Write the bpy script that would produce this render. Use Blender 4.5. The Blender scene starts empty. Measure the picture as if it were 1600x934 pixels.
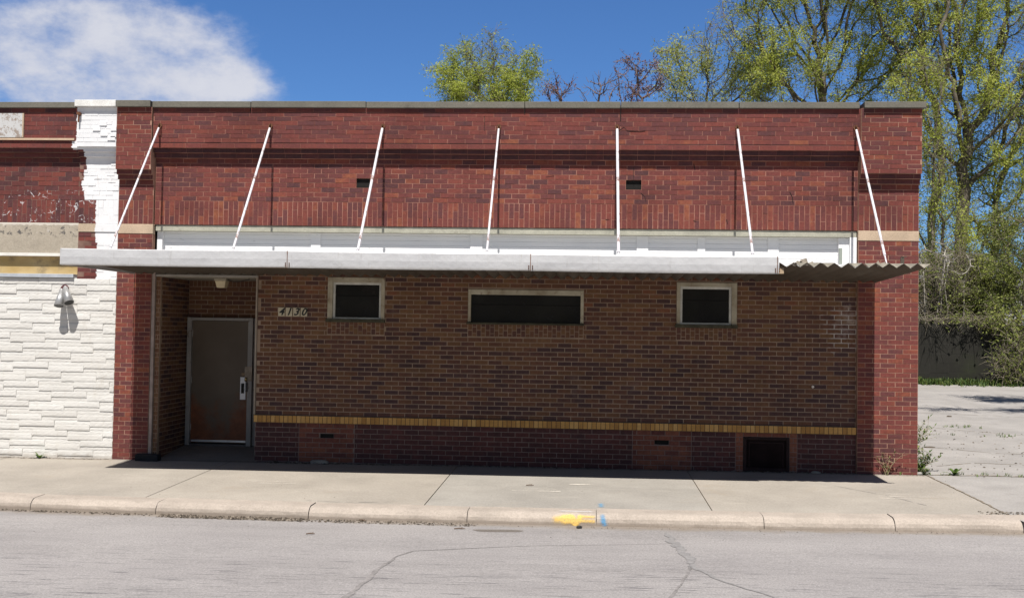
import bpy, math, random
import numpy as np
from mathutils import Vector, Matrix

scene = bpy.context.scene
C = scene.collection
R_ = math.radians

# ------------------------------------------------------------------ camera
CF, CYAW, CPITCH, CROLL, CD, CH = 1730.0, 0.0682816, 0.0278088, 0.0154921, 16.3, 1.98213
def cam_axes():
    cy, sy = math.cos(CYAW), math.sin(CYAW)
    cp, sp = math.cos(CPITCH), math.sin(CPITCH)
    F = Vector((-sy*cp, cy*cp, sp)); Rt = Vector((cy, sy, 0)); U = Rt.cross(F)
    c, s = math.cos(CROLL), math.sin(CROLL)
    return F, c*Rt + s*U, -s*Rt + c*U
F_, RT, UP = cam_axes()
cam_d = bpy.data.cameras.new('camera')
cam_d.sensor_width = 36; cam_d.lens = CF*36/1600
cam_d.clip_end = 3000
cam = bpy.data.objects.new('camera', cam_d); C.objects.link(cam)
M = Matrix((RT, UP, -F_)).transposed().to_4x4(); M.translation = (0, -CD, CH)
cam.matrix_world = M
scene.camera = cam

# ------------------------------------------------------------------ sky, sun, exposure
SUN_EL = 62.0
world = bpy.data.worlds.new('World'); scene.world = world; world.use_nodes = True
wn, wl = world.node_tree.nodes, world.node_tree.links
for n in list(wn): wn.remove(n)
def W(t, **k):
    n = wn.new(t)
    for a, b in k.items(): setattr(n, a, b)
    return n
w_out = W('ShaderNodeOutputWorld'); w_bg = W('ShaderNodeBackground'); w_bg.inputs[1].default_value = 0.05
sky = W('ShaderNodeTexSky', sky_type='NISHITA', sun_disc=False)
sky.sun_elevation = R_(SUN_EL); sky.sun_rotation = R_(180.0)
sky.altitude = 300; sky.air_density = 0.95; sky.dust_density = 0.3; sky.ozone_density = 3.0
# a cumulus cloud low in the north-west, placed by direction on the sky
tc = W('ShaderNodeTexCoord')
def wmath(op, a, b=None, c=None):
    n = W('ShaderNodeMath', operation=op)
    for i, v in enumerate((a, b, c)):
        if v is None: continue
        if hasattr(v, 'links'): wl.new(v, n.inputs[i])
        else: n.inputs[i].default_value = v
    return n.outputs[0]
sep = W('ShaderNodeSeparateXYZ'); wl.new(tc.outputs['Generated'], sep.inputs[0])
az = wmath('ARCTAN2', sep.outputs[0], sep.outputs[1])
elv = wmath('ARCSINE', sep.outputs[2])
comb = W('ShaderNodeCombineXYZ'); wl.new(az, comb.inputs[0]); wl.new(elv, comb.inputs[1])
def cloud_noise(scale, detail, off, rough=0.55):
    mp = W('ShaderNodeMapping'); wl.new(comb.outputs[0], mp.inputs[0])
    mp.inputs['Location'].default_value = off; mp.inputs['Scale'].default_value = (1, 1.6, 1)
    nz = W('ShaderNodeTexNoise'); wl.new(mp.outputs[0], nz.inputs[0])
    nz.inputs['Scale'].default_value = scale; nz.inputs['Detail'].default_value = detail
    nz.inputs['Roughness'].default_value = rough
    return nz.outputs[0]
def blob(a0, e0, ra, re):
    dx = wmath('DIVIDE', wmath('SUBTRACT', az, a0), ra); dy = wmath('DIVIDE', wmath('SUBTRACT', elv, e0), re)
    d2 = wmath('ADD', wmath('MULTIPLY', dx, dx), wmath('MULTIPLY', dy, dy))
    return wmath('EXPONENT', wmath('MULTIPLY', d2, -1.0))
# directions of the cloud's lobes, in radians of azimuth and elevation
B = []
for (px_, py_, rx_, ry_) in ((190, 70, 150, 55), (150, 120, 120, 45), (290, 125, 90, 32), (350, 118, 62, 26), (110, 60, 110, 45), (60, 110, 70, 35), (230, 35, 90, 30), (200, 170, 150, 40)):
    d_ = (F_ + RT*(px_-800)/CF - UP*(py_-467)/CF).normalized()
    B.append((math.atan2(d_.x, d_.y), math.asin(d_.z), 1.05*rx_/CF, 1.15*ry_/CF))
acc = None
for b in B:
    v = blob(*b); acc = v if acc is None else wmath('ADD', acc, wmath('MULTIPLY', v, .8))
acc = wmath('MINIMUM', acc, 1.1)
n1 = cloud_noise(16, 10, (3.1, 0.4, 0), 0.62)
n2 = cloud_noise(6, 3, (1.3, 7.4, 0))
dens = wmath('ADD', acc, wmath('MULTIPLY', wmath('SUBTRACT', n1, 0.5), 2.4))
dens = wmath('ADD', dens, wmath('MULTIPLY', wmath('SUBTRACT', n2, 0.5), 0.9))
mr = W('ShaderNodeMapRange', interpolation_type='SMOOTHSTEP'); wl.new(dens, mr.inputs[0])
mr.inputs[1].default_value = 0.22; mr.inputs[2].default_value = 1.42; mr.inputs[4].default_value = 0.96
cr = W('ShaderNodeValToRGB'); wl.new(wmath('ADD', wmath('MULTIPLY', n1, .6), wmath('MULTIPLY', n2, .4)), cr.inputs[0])
CL = 10.2
cr.color_ramp.elements[0].position = 0.32; cr.color_ramp.elements[0].color = (CL*.80, CL*.84, CL*1.0, 1)
cr.color_ramp.elements[1].position = 0.62; cr.color_ramp.elements[1].color = (CL*1.0, CL*1.02, CL*1.12, 1)
gate = W('ShaderNodeMapRange', interpolation_type='SMOOTHSTEP'); wl.new(acc.node.inputs[0].links[0].from_socket, gate.inputs[0]); gate.inputs[1].default_value = 0.04; gate.inputs[2].default_value = 0.35
mx = W('ShaderNodeMix', data_type='RGBA'); wl.new(wmath('MULTIPLY', mr.outputs[0], gate.outputs[0]), mx.inputs[0])
tint = W('ShaderNodeMix', data_type='RGBA', blend_type='MULTIPLY'); tint.inputs[0].default_value = 1
# the sky is a deep clear blue away from the sun (north) and paler towards it
gn = W('ShaderNodeMapRange', interpolation_type='SMOOTHSTEP'); wl.new(sep.outputs[1], gn.inputs[0]); gn.inputs[1].default_value = -0.15; gn.inputs[2].default_value = 0.45
tm = W('ShaderNodeMix', data_type='RGBA'); wl.new(gn.outputs[0], tm.inputs[0]); tm.inputs[6].default_value = (0.78, 0.77, 0.79, 1); tm.inputs[7].default_value = (0.73, 1.13, 1.65, 1)
wl.new(sky.outputs[0], tint.inputs[6]); wl.new(tm.outputs[2], tint.inputs[7])
wl.new(tint.outputs[2], mx.inputs[6]); wl.new(cr.outputs[0], mx.inputs[7])
wl.new(mx.outputs[2], w_bg.inputs[0]); wl.new(w_bg.outputs[0], w_out.inputs[0])

sun_d = bpy.data.lights.new('sun', 'SUN'); sun_d.energy = 5.0; sun_d.angle = R_(0.53); sun_d.color = (1, 0.955, 0.89)
sun = bpy.data.objects.new('sun', sun_d); C.objects.link(sun)
sun.rotation_euler = (R_(90 - SUN_EL), 0, 0)          # the sun stands in front of the facade, over the street
sun.location = (0, -30, 60)

scene.render.engine = 'CYCLES'
vs = scene.view_settings
vs.view_transform = 'Standard'; vs.look = 'None'; vs.exposure = 0.45; vs.gamma = 1; vs.use_curve_mapping = False

# ------------------------------------------------------------------ helpers
rng = random.Random(11)
nrng = np.random.default_rng(5)
def at(px, py, Y):                     # world point at depth Y behind a pixel of the photograph
    d = F_ + RT*(px-800)/CF - UP*(py-467)/CF
    return Vector((0, -CD, CH)) + d*((Y+CD)/d.y)
def ks(x):                              # the kerb line bows slightly along the street
    return -0.03 + 0.0058*min(abs(x+1), 7.0)**2
def gz(x, y):                          # height of the ground
    base = 0.004*(min(max(x, -12), 6)-4.74)
    if y > 0: return base + 0.024*y
    y = y - ks(x)
    if y > -3.42: return base + 0.018*y
    if y > -3.72: return base - 0.062 - (-(y+3.42))/0.30*0.125
    return base - 0.187 + 0.012*min(-(y+3.72), 6)
def atg(px, py):
    z = 0
    for _ in range(12):
        d = F_ + RT*(px-800)/CF - UP*(py-467)/CF
        p = Vector((0, -CD, CH)) + d*((z-CH)/d.z); z = gz(p.x, p.y)
    return p

def tag(o, label=None, cat=None, group=None, kind=None):
    for k, v in (('label', label), ('category', cat), ('group', group), ('kind', kind)):
        if v: o[k] = v
    return o
def thing(name, label, cat, loc=(0, 0, 0), group=None):
    o = bpy.data.objects.new(name, None); C.objects.link(o); o.location = loc
    o.empty_display_size = 0.2
    return tag(o, label, cat, group)

class MB:
    def __init__(s, origin=(0, 0, 0)): s.v = []; s.f = []; s.m = []; s.r = []; s.o = Vector(origin)
    def quad(s, pts, m=0, r=0.5):
        i = len(s.v); s.v += [tuple(p) for p in pts]; s.f.append(tuple(range(i, i+len(pts)))); s.m.append(m); s.r.append(r)
    def box(s, x0, x1, y0, y1, z0, z1, m=0, r=0.5, skip=''):
        i = len(s.v)
        s.v += [(x0, y0, z0), (x1, y0, z0), (x1, y1, z0), (x0, y1, z0), (x0, y0, z1), (x1, y0, z1), (x1, y1, z1), (x0, y1, z1)]
        for k, q in (('b', (3, 2, 1, 0)), ('t', (4, 5, 6, 7)), ('f', (0, 1, 5, 4)), ('k', (2, 3, 7, 6)), ('l', (3, 0, 4, 7)), ('r', (1, 2, 6, 5))):
            if k in skip: continue
            s.f.append(tuple(i+a for a in q)); s.m.append(m); s.r.append(r)
    def obox(s, P, U, V, N, u0, u1, v0, v1, d0, d1, m=0, r=0.5):   # box in a wall frame: U along, V up, N outward; from depth d0 out to d1
        i = len(s.v)
        for d in (d0, d1):
            for (u, v) in ((u0, v0), (u1, v0), (u1, v1), (u0, v1)):
                s.v.append(tuple(P + U*u + V*v + N*d))
        for q in ((4, 5, 6, 7), (0, 1, 5, 4), (1, 2, 6, 5), (2, 3, 7, 6), (3, 0, 4, 7)):
            s.f.append(tuple(i+a for a in q)); s.m.append(m); s.r.append(r)
    def tube(s, a, b, ra, rb=None, n=8, m=0, r=0.5, cap=True):
        a, b = Vector(a), Vector(b); rb = ra if rb is None else rb
        d = (b-a).normalized(); u = d.orthogonal().normalized(); w = d.cross(u)
        i = len(s.v)
        for p, rr in ((a, ra), (b, rb)):
            for k in range(n):
                t = 2*math.pi*k/n; s.v.append(tuple(p + u*math.cos(t)*rr + w*math.sin(t)*rr))
        for k in range(n):
            s.f.append((i+k, i+(k+1) % n, i+n+(k+1) % n, i+n+k)); s.m.append(m); s.r.append(r)
        if cap:
            s.f.append(tuple(i+k for k in reversed(range(n)))); s.m.append(m); s.r.append(r)
            s.f.append(tuple(i+n+k for k in range(n))); s.m.append(m); s.r.append(r)
    def build(s, name, mats, parent=None, bevel=0, smooth=False):
        me = bpy.data.meshes.new(name)
        o_ = s.o
        me.from_pydata([(v[0]-o_.x, v[1]-o_.y, v[2]-o_.z) for v in s.v], [], s.f)
        if not isinstance(mats, (list, tuple)): mats = [mats]
        for mt in mats: me.materials.append(mt)
        me.polygons.foreach_set('material_index', s.m)
        at_ = me.attributes.new('rnd', 'FLOAT', 'FACE'); at_.data.foreach_set('value', [float(x) for x in s.r])
        if smooth: me.polygons.foreach_set('use_smooth', [True]*len(s.f))
        me.update()
        o = bpy.data.objects.new(name, me); C.objects.link(o)
        if parent: o.parent = parent
        off = Vector(o_)
        if parent and parent.type == 'EMPTY': off = off - parent.location
        elif parent: off = Vector((0, 0, 0))
        o.location = off
        if bevel:
            b = o.modifiers.new('bevel', 'BEVEL'); b.width = bevel; b.segments = 2; b.limit_method = 'ANGLE'
        return o

# ---------------- materials
class NM:
    def __init__(s, name, rough=0.85, spec=0.3):
        s.m = bpy.data.materials.new(name); s.m.use_nodes = True
        s.n, s.l = s.m.node_tree.nodes, s.m.node_tree.links
        s.b = s.n['Principled BSDF']; s.b.inputs['Roughness'].default_value = rough
        s.b.inputs['Specular IOR Level'].default_value = spec
        s.out = s.n['Material Output']
        s._c = None
    def N(s, t, **k):
        n = s.n.new(t)
        for a, b in k.items(): setattr(n, a, b)
        return n
    def put(s, sock, v):
        if hasattr(v, 'links'): s.l.new(v, sock)
        elif isinstance(v, (tuple, list)) and len(v) == 3 and sock.type == 'RGBA': sock.default_value = (*v, 1)
        else: sock.default_value = v
    def co(s):
        if s._c is None: s._c = s.N('ShaderNodeTexCoord').outputs['Object']
        return s._c
    def pos(s):
        return s.N('ShaderNodeNewGeometry').outputs['Position']
    def noise(s, scale, detail=4, rough=0.55, stretch=None, loc=(0, 0, 0), col=False, world=False):
        nz = s.N('ShaderNodeTexNoise'); src = s.pos() if world else s.co()
        if stretch or loc != (0, 0, 0):
            mp = s.N('ShaderNodeMapping'); s.l.new(src, mp.inputs[0])
            mp.inputs['Scale'].default_value = stretch or (1, 1, 1); mp.inputs['Location'].default_value = loc; src = mp.outputs[0]
        s.l.new(src, nz.inputs[0]); nz.inputs['Scale'].default_value = scale
        nz.inputs['Detail'].default_value = detail; nz.inputs['Roughness'].default_value = rough
        return nz.outputs[1 if col else 0]
    def voro(s, scale, feature='F1', out=0, stretch=None):
        v = s.N('ShaderNodeTexVoronoi', feature=feature); src = s.co()
        if stretch:
            mp = s.N('ShaderNodeMapping'); s.l.new(src, mp.inputs[0]); mp.inputs['Scale'].default_value = stretch; src = mp.outputs[0]
        s.l.new(src, v.inputs[0]); v.inputs['Scale'].default_value = scale
        return v.outputs[out]
    def ramp(s, f, els, interp='LINEAR'):
        r = s.N('ShaderNodeValToRGB'); s.put(r.inputs[0], f); r.color_ramp.interpolation = interp
        e = r.color_ramp.elements
        while len(e) < len(els): e.new(0.5)
        for i, (p, c) in enumerate(els):
            e[i].position = p; e[i].color = (*c, 1) if not isinstance(c, (int, float)) else (c, c, c, 1)
        return r.outputs[0]
    def mix(s, f, a, b, mode='MIX'):
        m = s.N('ShaderNodeMix', data_type='RGBA', blend_type=mode)
        s.put(m.inputs[0], f); s.put(m.inputs[6], a); s.put(m.inputs[7], b); return m.outputs[2]
    def math(s, op, a, b=0.0, clamp=False):
        m = s.N('ShaderNodeMath', operation=op, use_clamp=clamp); s.put(m.inputs[0], a); s.put(m.inputs[1], b); return m.outputs[0]
    def rng(s, f, a, b, c=0.0, d=1.0):
        m = s.N('ShaderNodeMapRange', interpolation_type='SMOOTHSTEP'); s.put(m.inputs[0], f)
        for i, v in ((1, a), (2, b), (3, c), (4, d)): m.inputs[i].default_value = v
        return m.outputs[0]
    def xyz(s):
        q = s.N('ShaderNodeSeparateXYZ'); s.l.new(s.pos(), q.inputs[0]); return q.outputs
    def attr(s, name):
        a = s.N('ShaderNodeAttribute', attribute_name=name); return a.outputs['Fac']
    def bump(s, h, strength=0.3, dist=0.01):
        b = s.N('ShaderNodeBump'); b.inputs['Strength'].default_value = strength; b.inputs['Distance'].default_value = dist
        s.put(b.inputs['Height'], h); s.l.new(b.outputs[0], s.b.inputs['Normal'])
    def col(s, c): s.put(s.b.inputs['Base Color'], c); return s

def plain(name, c, rough=0.7, metal=0.0, vary=0.15, scale=6.0, spec=0.4, bump=0.1):
    k = NM(name, rough, spec); k.b.inputs['Metallic'].default_value = metal
    n = k.noise(scale, 6, 0.6)
    lo = tuple(x*(1-vary) for x in c); hi = tuple(min(x*(1+vary), 1) for x in c)
    k.col(k.ramp(n, [(0.3, lo), (0.7, hi)])); k.bump(k.noise(scale*12, 3), bump, 0.003)
    return k.m

def brick_mat(name, ramp, mott=0.25, dirt=True):
    k = NM(name, 0.82, 0.25)
    c = k.ramp(k.math('ADD', k.attr('rnd'), k.math('MULTIPLY', k.math('SUBTRACT', k.noise(9, 4, .65), .5), .55)), ramp)
    n = k.noise(28, 4, 0.6)
    c = k.mix(1.0, c, k.ramp(n, [(0.25, 1-mott), (0.75, 1+mott*.6)]), 'MULTIPLY')
    if dirt:
        d = k.noise(0.9, 6, 0.6, stretch=(1, 1, 1.3))
        c = k.mix(1.0, c, k.ramp(d, [(0.3, 0.72), (0.5, 1.0), (0.75, 1.12)]), 'MULTIPLY')
        st = k.noise(5, 4, 0.6, stretch=(3, 1, .25))
        c = k.mix(k.rng(st, .58, .78, 0, .45), c, (0.07, 0.038, 0.034))
    k.col(c); k.bump(k.noise(90, 4, 0.65), 0.35, 0.004)
    return k
RED = [(0.0, (0.078, 0.034, 0.036)), (0.15, (0.105, 0.039, 0.040)), (0.35, (0.135, 0.042, 0.039)), (0.6, (0.163, 0.045, 0.038)), (0.85, (0.190, 0.052, 0.038)), (1.0, (0.255, 0.086, 0.045))]
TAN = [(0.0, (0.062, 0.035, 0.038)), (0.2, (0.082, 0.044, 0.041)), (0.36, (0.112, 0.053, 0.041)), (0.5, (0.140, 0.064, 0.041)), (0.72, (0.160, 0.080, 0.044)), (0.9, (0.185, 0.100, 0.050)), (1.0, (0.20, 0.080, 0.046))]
m_red = brick_mat('red_brick', RED).m
m_tan = brick_mat('brown_brick', TAN).m
m_yel = brick_mat('buff_brick', [(0, (0.38, 0.195, 0.06)), (0.5, (0.52, 0.285, 0.085)), (1, (0.60, 0.36, 0.13))], 0.15, False).m
k = NM('mortar', 0.95, 0.1)
c = k.ramp(k.noise(3, 6, .6), [(0.3, (0.24, 0.125, 0.09)), (0.7, (0.44, 0.27, 0.20))])
m_mortar = k.col(c).m
k = NM('worn_red_mortar', 0.95, 0.1)
m_mortar_d = k.col(k.ramp(k.noise(2.5, 6, .65), [(0.35, (0.17, 0.068, 0.052)), (0.5, (0.29, 0.135, 0.10)), (0.7, (0.42, 0.23, 0.175))])).m
# mortar of the lower wall, with a whitish salt bloom at the right end
k = NM('lime_mortar', 0.95, 0.1)
x, y, z = k.xyz()
dx = k.math('DIVIDE', k.math('SUBTRACT', x, 3.72), 0.45); dz = k.math('DIVIDE', k.math('SUBTRACT', z, 2.1), 0.45)
bl = k.math('EXPONENT', k.math('MULTIPLY', k.math('ADD', k.math('MULTIPLY', dx, dx), k.math('MULTIPLY', dz, dz)), -1.0))
msk = k.rng(k.math('ADD', bl, k.math('MULTIPLY', k.math('SUBTRACT', k.noise(9, 4), .5), 1.4)), .45, .9)
c = k.mix(msk, k.ramp(k.noise(3, 6, .6), [(0.3, (0.23, 0.165, 0.12)), (0.7, (0.37, 0.275, 0.205))]), (0.52, 0.48, 0.44))
m_mortar_l = k.col(c).m
# brown brick with the same bloom, thin
k = brick_mat('brown_brick_bloomed', TAN)
src = k.b.inputs['Base Color'].links[0].from_socket
x, y, z = k.xyz()
dx = k.math('DIVIDE', k.math('SUBTRACT', x, 3.74), 0.30); dz = k.math('DIVIDE', k.math('SUBTRACT', z, 2.15), 0.5)
bl = k.math('EXPONENT', k.math('MULTIPLY', k.math('ADD', k.math('MULTIPLY', dx, dx), k.math('MULTIPLY', dz, dz)), -1.0))
msk = k.rng(k.math('ADD', bl, k.math('MULTIPLY', k.math('SUBTRACT', k.noise(14, 5), .5), 1.8)), .7, 1.5, 0, .45)
c2 = k.mix(msk, src, (0.5, 0.45, 0.42))
sm = k.rng(k.noise(1.7, 5, .62, loc=(5, 0, 2)), .60, .78, 0, .22)
c2 = k.mix(sm, c2, (0.30, 0.27, 0.26))
k.col(c2); m_tan_l = k.m

def concrete(name, c, stain=(0.2, 0.19, 0.17), sc=1.2, amt=.6, rough=.92):
    k = NM(name, rough, 0.2)
    n = k.noise(sc, 8, 0.62); f = k.noise(45, 5, 0.7)
    cc = k.ramp(n, [(0.3, tuple(v*0.80 for v in c)), (0.7, tuple(v*1.10 for v in c))])
    cc = k.mix(1.0, cc, k.ramp(f, [(0.25, .76), (0.75, 1.16)]), 'MULTIPLY')
    cc = k.mix(k.rng(k.noise(sc*1.7, 7, .7, loc=(7, 3, 1)), .56, .78, 0, amt), cc, stain)
    k.col(cc); k.bump(k.noise(120, 4, .7), .25, .004)
    return k
m_coping = concrete('weathered_coping', (0.165, 0.155, 0.130), (0.085, 0.080, 0.070), 2.0, .9)
src = m_coping.b.inputs['Base Color'].links[0].from_socket
cc = m_coping.mix(m_coping.rng(m_coping.noise(2.2, 6, .7, loc=(2, 8, 5)), .62, .7, 0, .8), src, (0.36, 0.34, 0.28)); m_coping.col(cc); m_coping = m_coping.m
m_lime = concrete('limestone_block', (0.52, 0.40, 0.29), (0.35, 0.27, 0.2), 3, .4).m
m_lintel = concrete('scraped_lintel', (0.42, 0.37, 0.30), (0.20, 0.18, 0.15), 2.4, .8)
src = m_lintel.b.inputs['Base Color'].links[0].from_socket; k = m_lintel
z = k.xyz()[2]; up = k.math('MULTIPLY', k.rng(z, 3.25, 3.33), k.math('SUBTRACT', 1.0, k.rng(z, 3.44, 3.47)))
c = k.mix(k.math('MULTIPLY', up, k.rng(k.noise(13, 5, .7), .55, .62, 0, .9)), src, (.09, .085, .085))
c = k.mix(k.rng(k.math('ADD', z, k.math('MULTIPLY', k.noise(10, 5, .8), .09)), 3.505, 3.52, 0, .8), c, (.62, .58, .52))
c = k.mix(k.rng(k.noise(6, 6, .75, loc=(1, 5, 5)), .60, .68, 0, .6), c, (.60, .56, .50)); k.col(c); m_lintel = k.m

# ---------------- brick laying
def subtract(a, b, cuts):
    segs = [(a, b)]
    for c0, c1 in cuts:
        out = []
        for s0, s1 in segs:
            if c1 <= s0 or c0 >= s1: out.append((s0, s1)); continue
            if c0 > s0: out.append((s0, c0))
            if c1 < s1: out.append((c1, s1))
        segs = out
    return segs
X_, Y_, Z_ = Vector((1, 0, 0)), Vector((0, 1, 0)), Vector((0, 0, 1))
def lay(mb, P, U, N, u0, u1, v0, v1, L=0.205, H=0.0677, J=0.010, proud=0.0028, holes=(), mb_m=0, mo_m=1, off=0.5, bias=None,
        back=0.06, soldier=False, phase=0.0, jit=0.0015, vphase=0.0, offs=None, spread=1.0):
    """bricks on a backing of mortar; P origin of the wall frame, U along, N outward, v is world height"""
    V = Z_; P = Vector(P)
    us = sorted({u0, u1, *[min(max(h[i], u0), u1) for h in holes for i in (0, 1)]})
    vv = sorted({v0, v1, *[min(max(h[i], v0), v1) for h in holes for i in (2, 3)]})
    for i in range(len(us)-1):
        for j in range(len(vv)-1):
            cu, cv = (us[i]+us[i+1])/2, (vv[j]+vv[j+1])/2
            if any(h[0] < cu < h[1] and h[2] < cv < h[3] for h in holes): continue
            mb.obox(P, U, V, N, us[i], us[i+1], vv[j], vv[j+1], -back, -proud, mo_m)
    A0, A1, B0, B1 = (v0, v1, u0, u1) if not soldier else (u0, u1, v0, v1)   # A: course direction, B: along the course
    nrow = max(1, round((A1-A0)/H)); H = (A1-A0)/nrow
    for r in range(nrow):
        a0 = A0 + r*H; a1 = a0 + H; am = (a0+a1)/2
        cuts = []
        for h in holes:
            ha = (h[2], h[3]) if not soldier else (h[0], h[1]); hb = (h[0], h[1]) if not soldier else (h[2], h[3])
            if ha[0] < am < ha[1]: cuts.append(hb)
        st = B0 - L + phase - (off*L if r % 2 else 0)
        if offs: st = B0 - L + offs[r % len(offs)]*L
        b = st
        while b < B1:
            s0, s1 = max(b, B0), min(b+L, B1); b += L
            if s1 - s0 < 0.03: continue
            for e0, e1 in subtract(s0, s1, cuts):
                if e1-e0 < 0.025: continue
                rr = rng.random()
                if bias: rr = bias(((e0+e1)/2 if not soldier else am), (am if not soldier else (e0+e1)/2), rr)
                rr = min(max(rr, 0), 1)
                d = rng.uniform(-jit, jit); g = J/2
                g1 = g*rng.uniform(.8, 1.2)
                if not soldier: mb.obox(P, U, V, N, e0+g, e1-g1, a0+g, a1-g, -proud-.004, d, mb_m, rr)
                else: mb.obox(P, U, V, N, a0+g, a1-g1, e0+g, e1-g, -proud-.004, d, mb_m, rr)

# ------------------------------------------------------------------ ground, street, pavement
def sheet(name, xs, ys, zf, mat, kind='structure', parent=None):
    vs_ = [(x, y, zf(x, y)) for y in ys for x in xs]; nx = len(xs)
    fs = [(j*nx+i, j*nx+i+1, (j+1)*nx+i+1, (j+1)*nx+i) for j in range(len(ys)-1) for i in range(nx-1)]
    me = bpy.data.meshes.new(name); me.from_pydata(vs_, [], fs); me.materials.append(mat); me.update()
    o = bpy.data.objects.new(name, me); C.objects.link(o)
    if parent: o.parent = parent
    elif kind: o['kind'] = kind
    return o

k = concrete('earth', (0.12, 0.10, 0.06), (0.06, 0.075, 0.03), 0.3, .8)
def terr(x, y):
    if y > 20: return 0.30 + 0.0*y if y < 400 else -6
    return -0.6 if y < 19.5 else 0.30
sheet('ground', [-1500, -300, -60, -14, 0, 14, 60, 300, 1500], [-1500, -300, -60, -20, 0, 10, 19.4, 20.6, 60, 300, 1500], lambda x, y: -0.62 if y < 20 else 0.33, k.m)

# road: pale worn asphalt, with tyre scuffs along the lane and a dirty gutter
k = NM('road_asphalt', 0.9, 0.25)
f1 = k.noise(48, 5, .8); f2 = k.voro(60)
base = k.ramp(k.noise(.55, 7, .6), [(0.3, (0.27, 0.252, 0.245)), (0.7, (0.315, 0.295, 0.284))])
base = k.mix(1.0, base, k.ramp(f1, [(0.3, .62), (0.5, 1.0), (0.7, 1.32)]), 'MULTIPLY')
base = k.mix(1.0, base, k.ramp(k.noise(.9, 6, .65, stretch=(.35, 1.3, 1), loc=(9, 2, 0)), [(.32, .86), (.5, 1.0), (.7, 1.07)]), 'MULTIPLY')
base = k.mix(1.0, base, k.ramp(f2, [(0.05, 1.12), (0.5, .93)]), 'MULTIPLY')
sc = k.noise(2.2, 6, .65, stretch=(.35, 4.5, 1)); x, y, z = k.xyz()
far = k.rng(y, -6.6, -5.4, 1.0, .30)
base = k.mix(k.math('MULTIPLY', k.rng(sc, .58, .74, 0, .40), far), base, (0.12, 0.117, 0.12))
dsh = k.noise(4.5, 4, .6, stretch=(.50, 8.5, 1), loc=(3, 1, 0))
base = k.mix(k.math('MULTIPLY', k.rng(dsh, .585, .65, 0, .85), far), base, (0.09, 0.085, 0.09))
u_ = k.math('MINIMUM', k.math('ABSOLUTE', k.math('ADD', x, 1.0)), 7.0)
g = k.math('SUBTRACT', k.math('ADD', y, k.math('MULTIPLY', k.noise(3, 6, .7), .5)), k.math('SUBTRACT', k.math('MULTIPLY', k.math('MULTIPLY', u_, u_), .0058), .03))
base = k.mix(k.rng(g, -3.78, -3.50, 0, .75), base, (0.21, 0.17, 0.13))
k.col(base); k.bump(k.math('ADD', f1, k.noise(40, 3)), .5, .006)
road = sheet('road', list(np.linspace(-60, 60, 61)), [-40, -20, -12, -8]+list(np.linspace(-7, -3.46, 30)), lambda x, y: gz(x, min(y, -3.725+ks(x))), k.m)
m_tar = plain('crack_tar', (0.225, 0.214, 0.208), .9, vary=.25, scale=25)
k = NM('faint_crack', .95, .1); k.col(k.ramp(k.noise(12, 5, .7), [(.35, (0.155, 0.145, 0.14)), (.65, (.28, .26, .25))])); m_fcr = k.m

def ribbon(name, pts, w, mat, parent, lift=0.004, rag=.4, seg=.07, seed=1, gap=0.0, zf=gz):
    r = random.Random(seed); P = [Vector((p[0], p[1], 0)) for p in pts]; W_ = [p[2] if len(p) > 2 else w for p in pts]
    out = []
    for i in range(len(P)-1):
        n = max(1, int((P[i+1]-P[i]).length/seg))
        for j in range(n):
            t = j/n; out.append((P[i].lerp(P[i+1], t), W_[i]*(1-t)+W_[i+1]*t))
    out.append((P[-1], W_[-1]))
    wob = Vector((0, 0, 0)); L = []
    for i, (p, ww) in enumerate(out):
        a = out[max(i-1, 0)][0]; b = out[min(i+1, len(out)-1)][0]
        d = (b-a).normalized(); s = Vector((-d.y, d.x, 0))
        wob = wob*.7 + s*r.uniform(-1, 1)*ww*rag
        q = p + wob; h = ww*.5*r.uniform(1-rag, 1+rag)
        L.append((q-s*h, q+s*h))
    mb = MB()
    for i in range(len(L)-1):
        if gap and r.random() < gap: continue
        (a, b), (c_, d_) = L[i], L[i+1]
        mb.quad([(v.x, v.y, zf(v.x, v.y)+lift) for v in (a, b, d_, c_)])
    return mb.build(name, mat, parent)
for i, (pp, w) in enumerate([
    ([(-1.93, -8.6, .05), (-1.87, -7.36, .045), (-1.82, -6.4, .04), (-1.78, -5.80, .022), (-1.66, -5.5, .018), (-1.2, -5.32, .014), (-.54, -5.07, .010), (.3, -4.9, .008), (.9, -4.75, .008)], .04),
    ([(.90, -4.1, .05), (.92, -4.7, .10), (.94, -5.3, .10), (1.0, -5.9, .07), (1.18, -6.5, .035), (1.5, -7.0, .02), (1.75, -7.6, .018)], .06),
    ([(.98, -5.9, .03), (.85, -6.6, .022), (.66, -7.4, .02)], .02)]):
    ribbon('crack', pp, w, m_tar if i == 1 else m_fcr, road, seed=i+3, rag=.35)

# kerb: rounded concrete stones with open joints
k = concrete('kerb_concrete', (0.40, 0.345, 0.295), (0.25, 0.215, 0.18), 2.2, .7)
src = k.b.inputs['Base Color'].links[0].from_socket
x, y, z = k.xyz()
gg = k.rng(k.math('ADD', z, k.math('MULTIPLY', k.noise(5, 6, .7), .09)), -.165, -.10, .75, 0)
c = k.mix(gg, src, (0.23, 0.19, 0.155)); c = k.mix(k.rng(k.noise(70, 4, .75), .55, .68, 0, .55), c, (0.22, 0.19, 0.17)); k.col(c)
mbk = MB(); prof = [(0.34, -.30), (0.34, 0), (0.30, -.001)] + [(0.10+0.0, -.004), (0.055, -.012), (0.02, -.032), (-.008, -.062), (-.02, -.10), (-.03, -.30)]
joints = [-30, -22, -18, -14, -11.5, -9.8, -8.15, -6.53, -4.98, -3.16, -1.33, .13, 2.0, 3.45, 5.6, 7.6, 9.8, 14, 30]
kr = random.Random(4)
def kerb_drop(x): return -0.05*min(max((x-4.6)/1.4, 0), 1)
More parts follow.
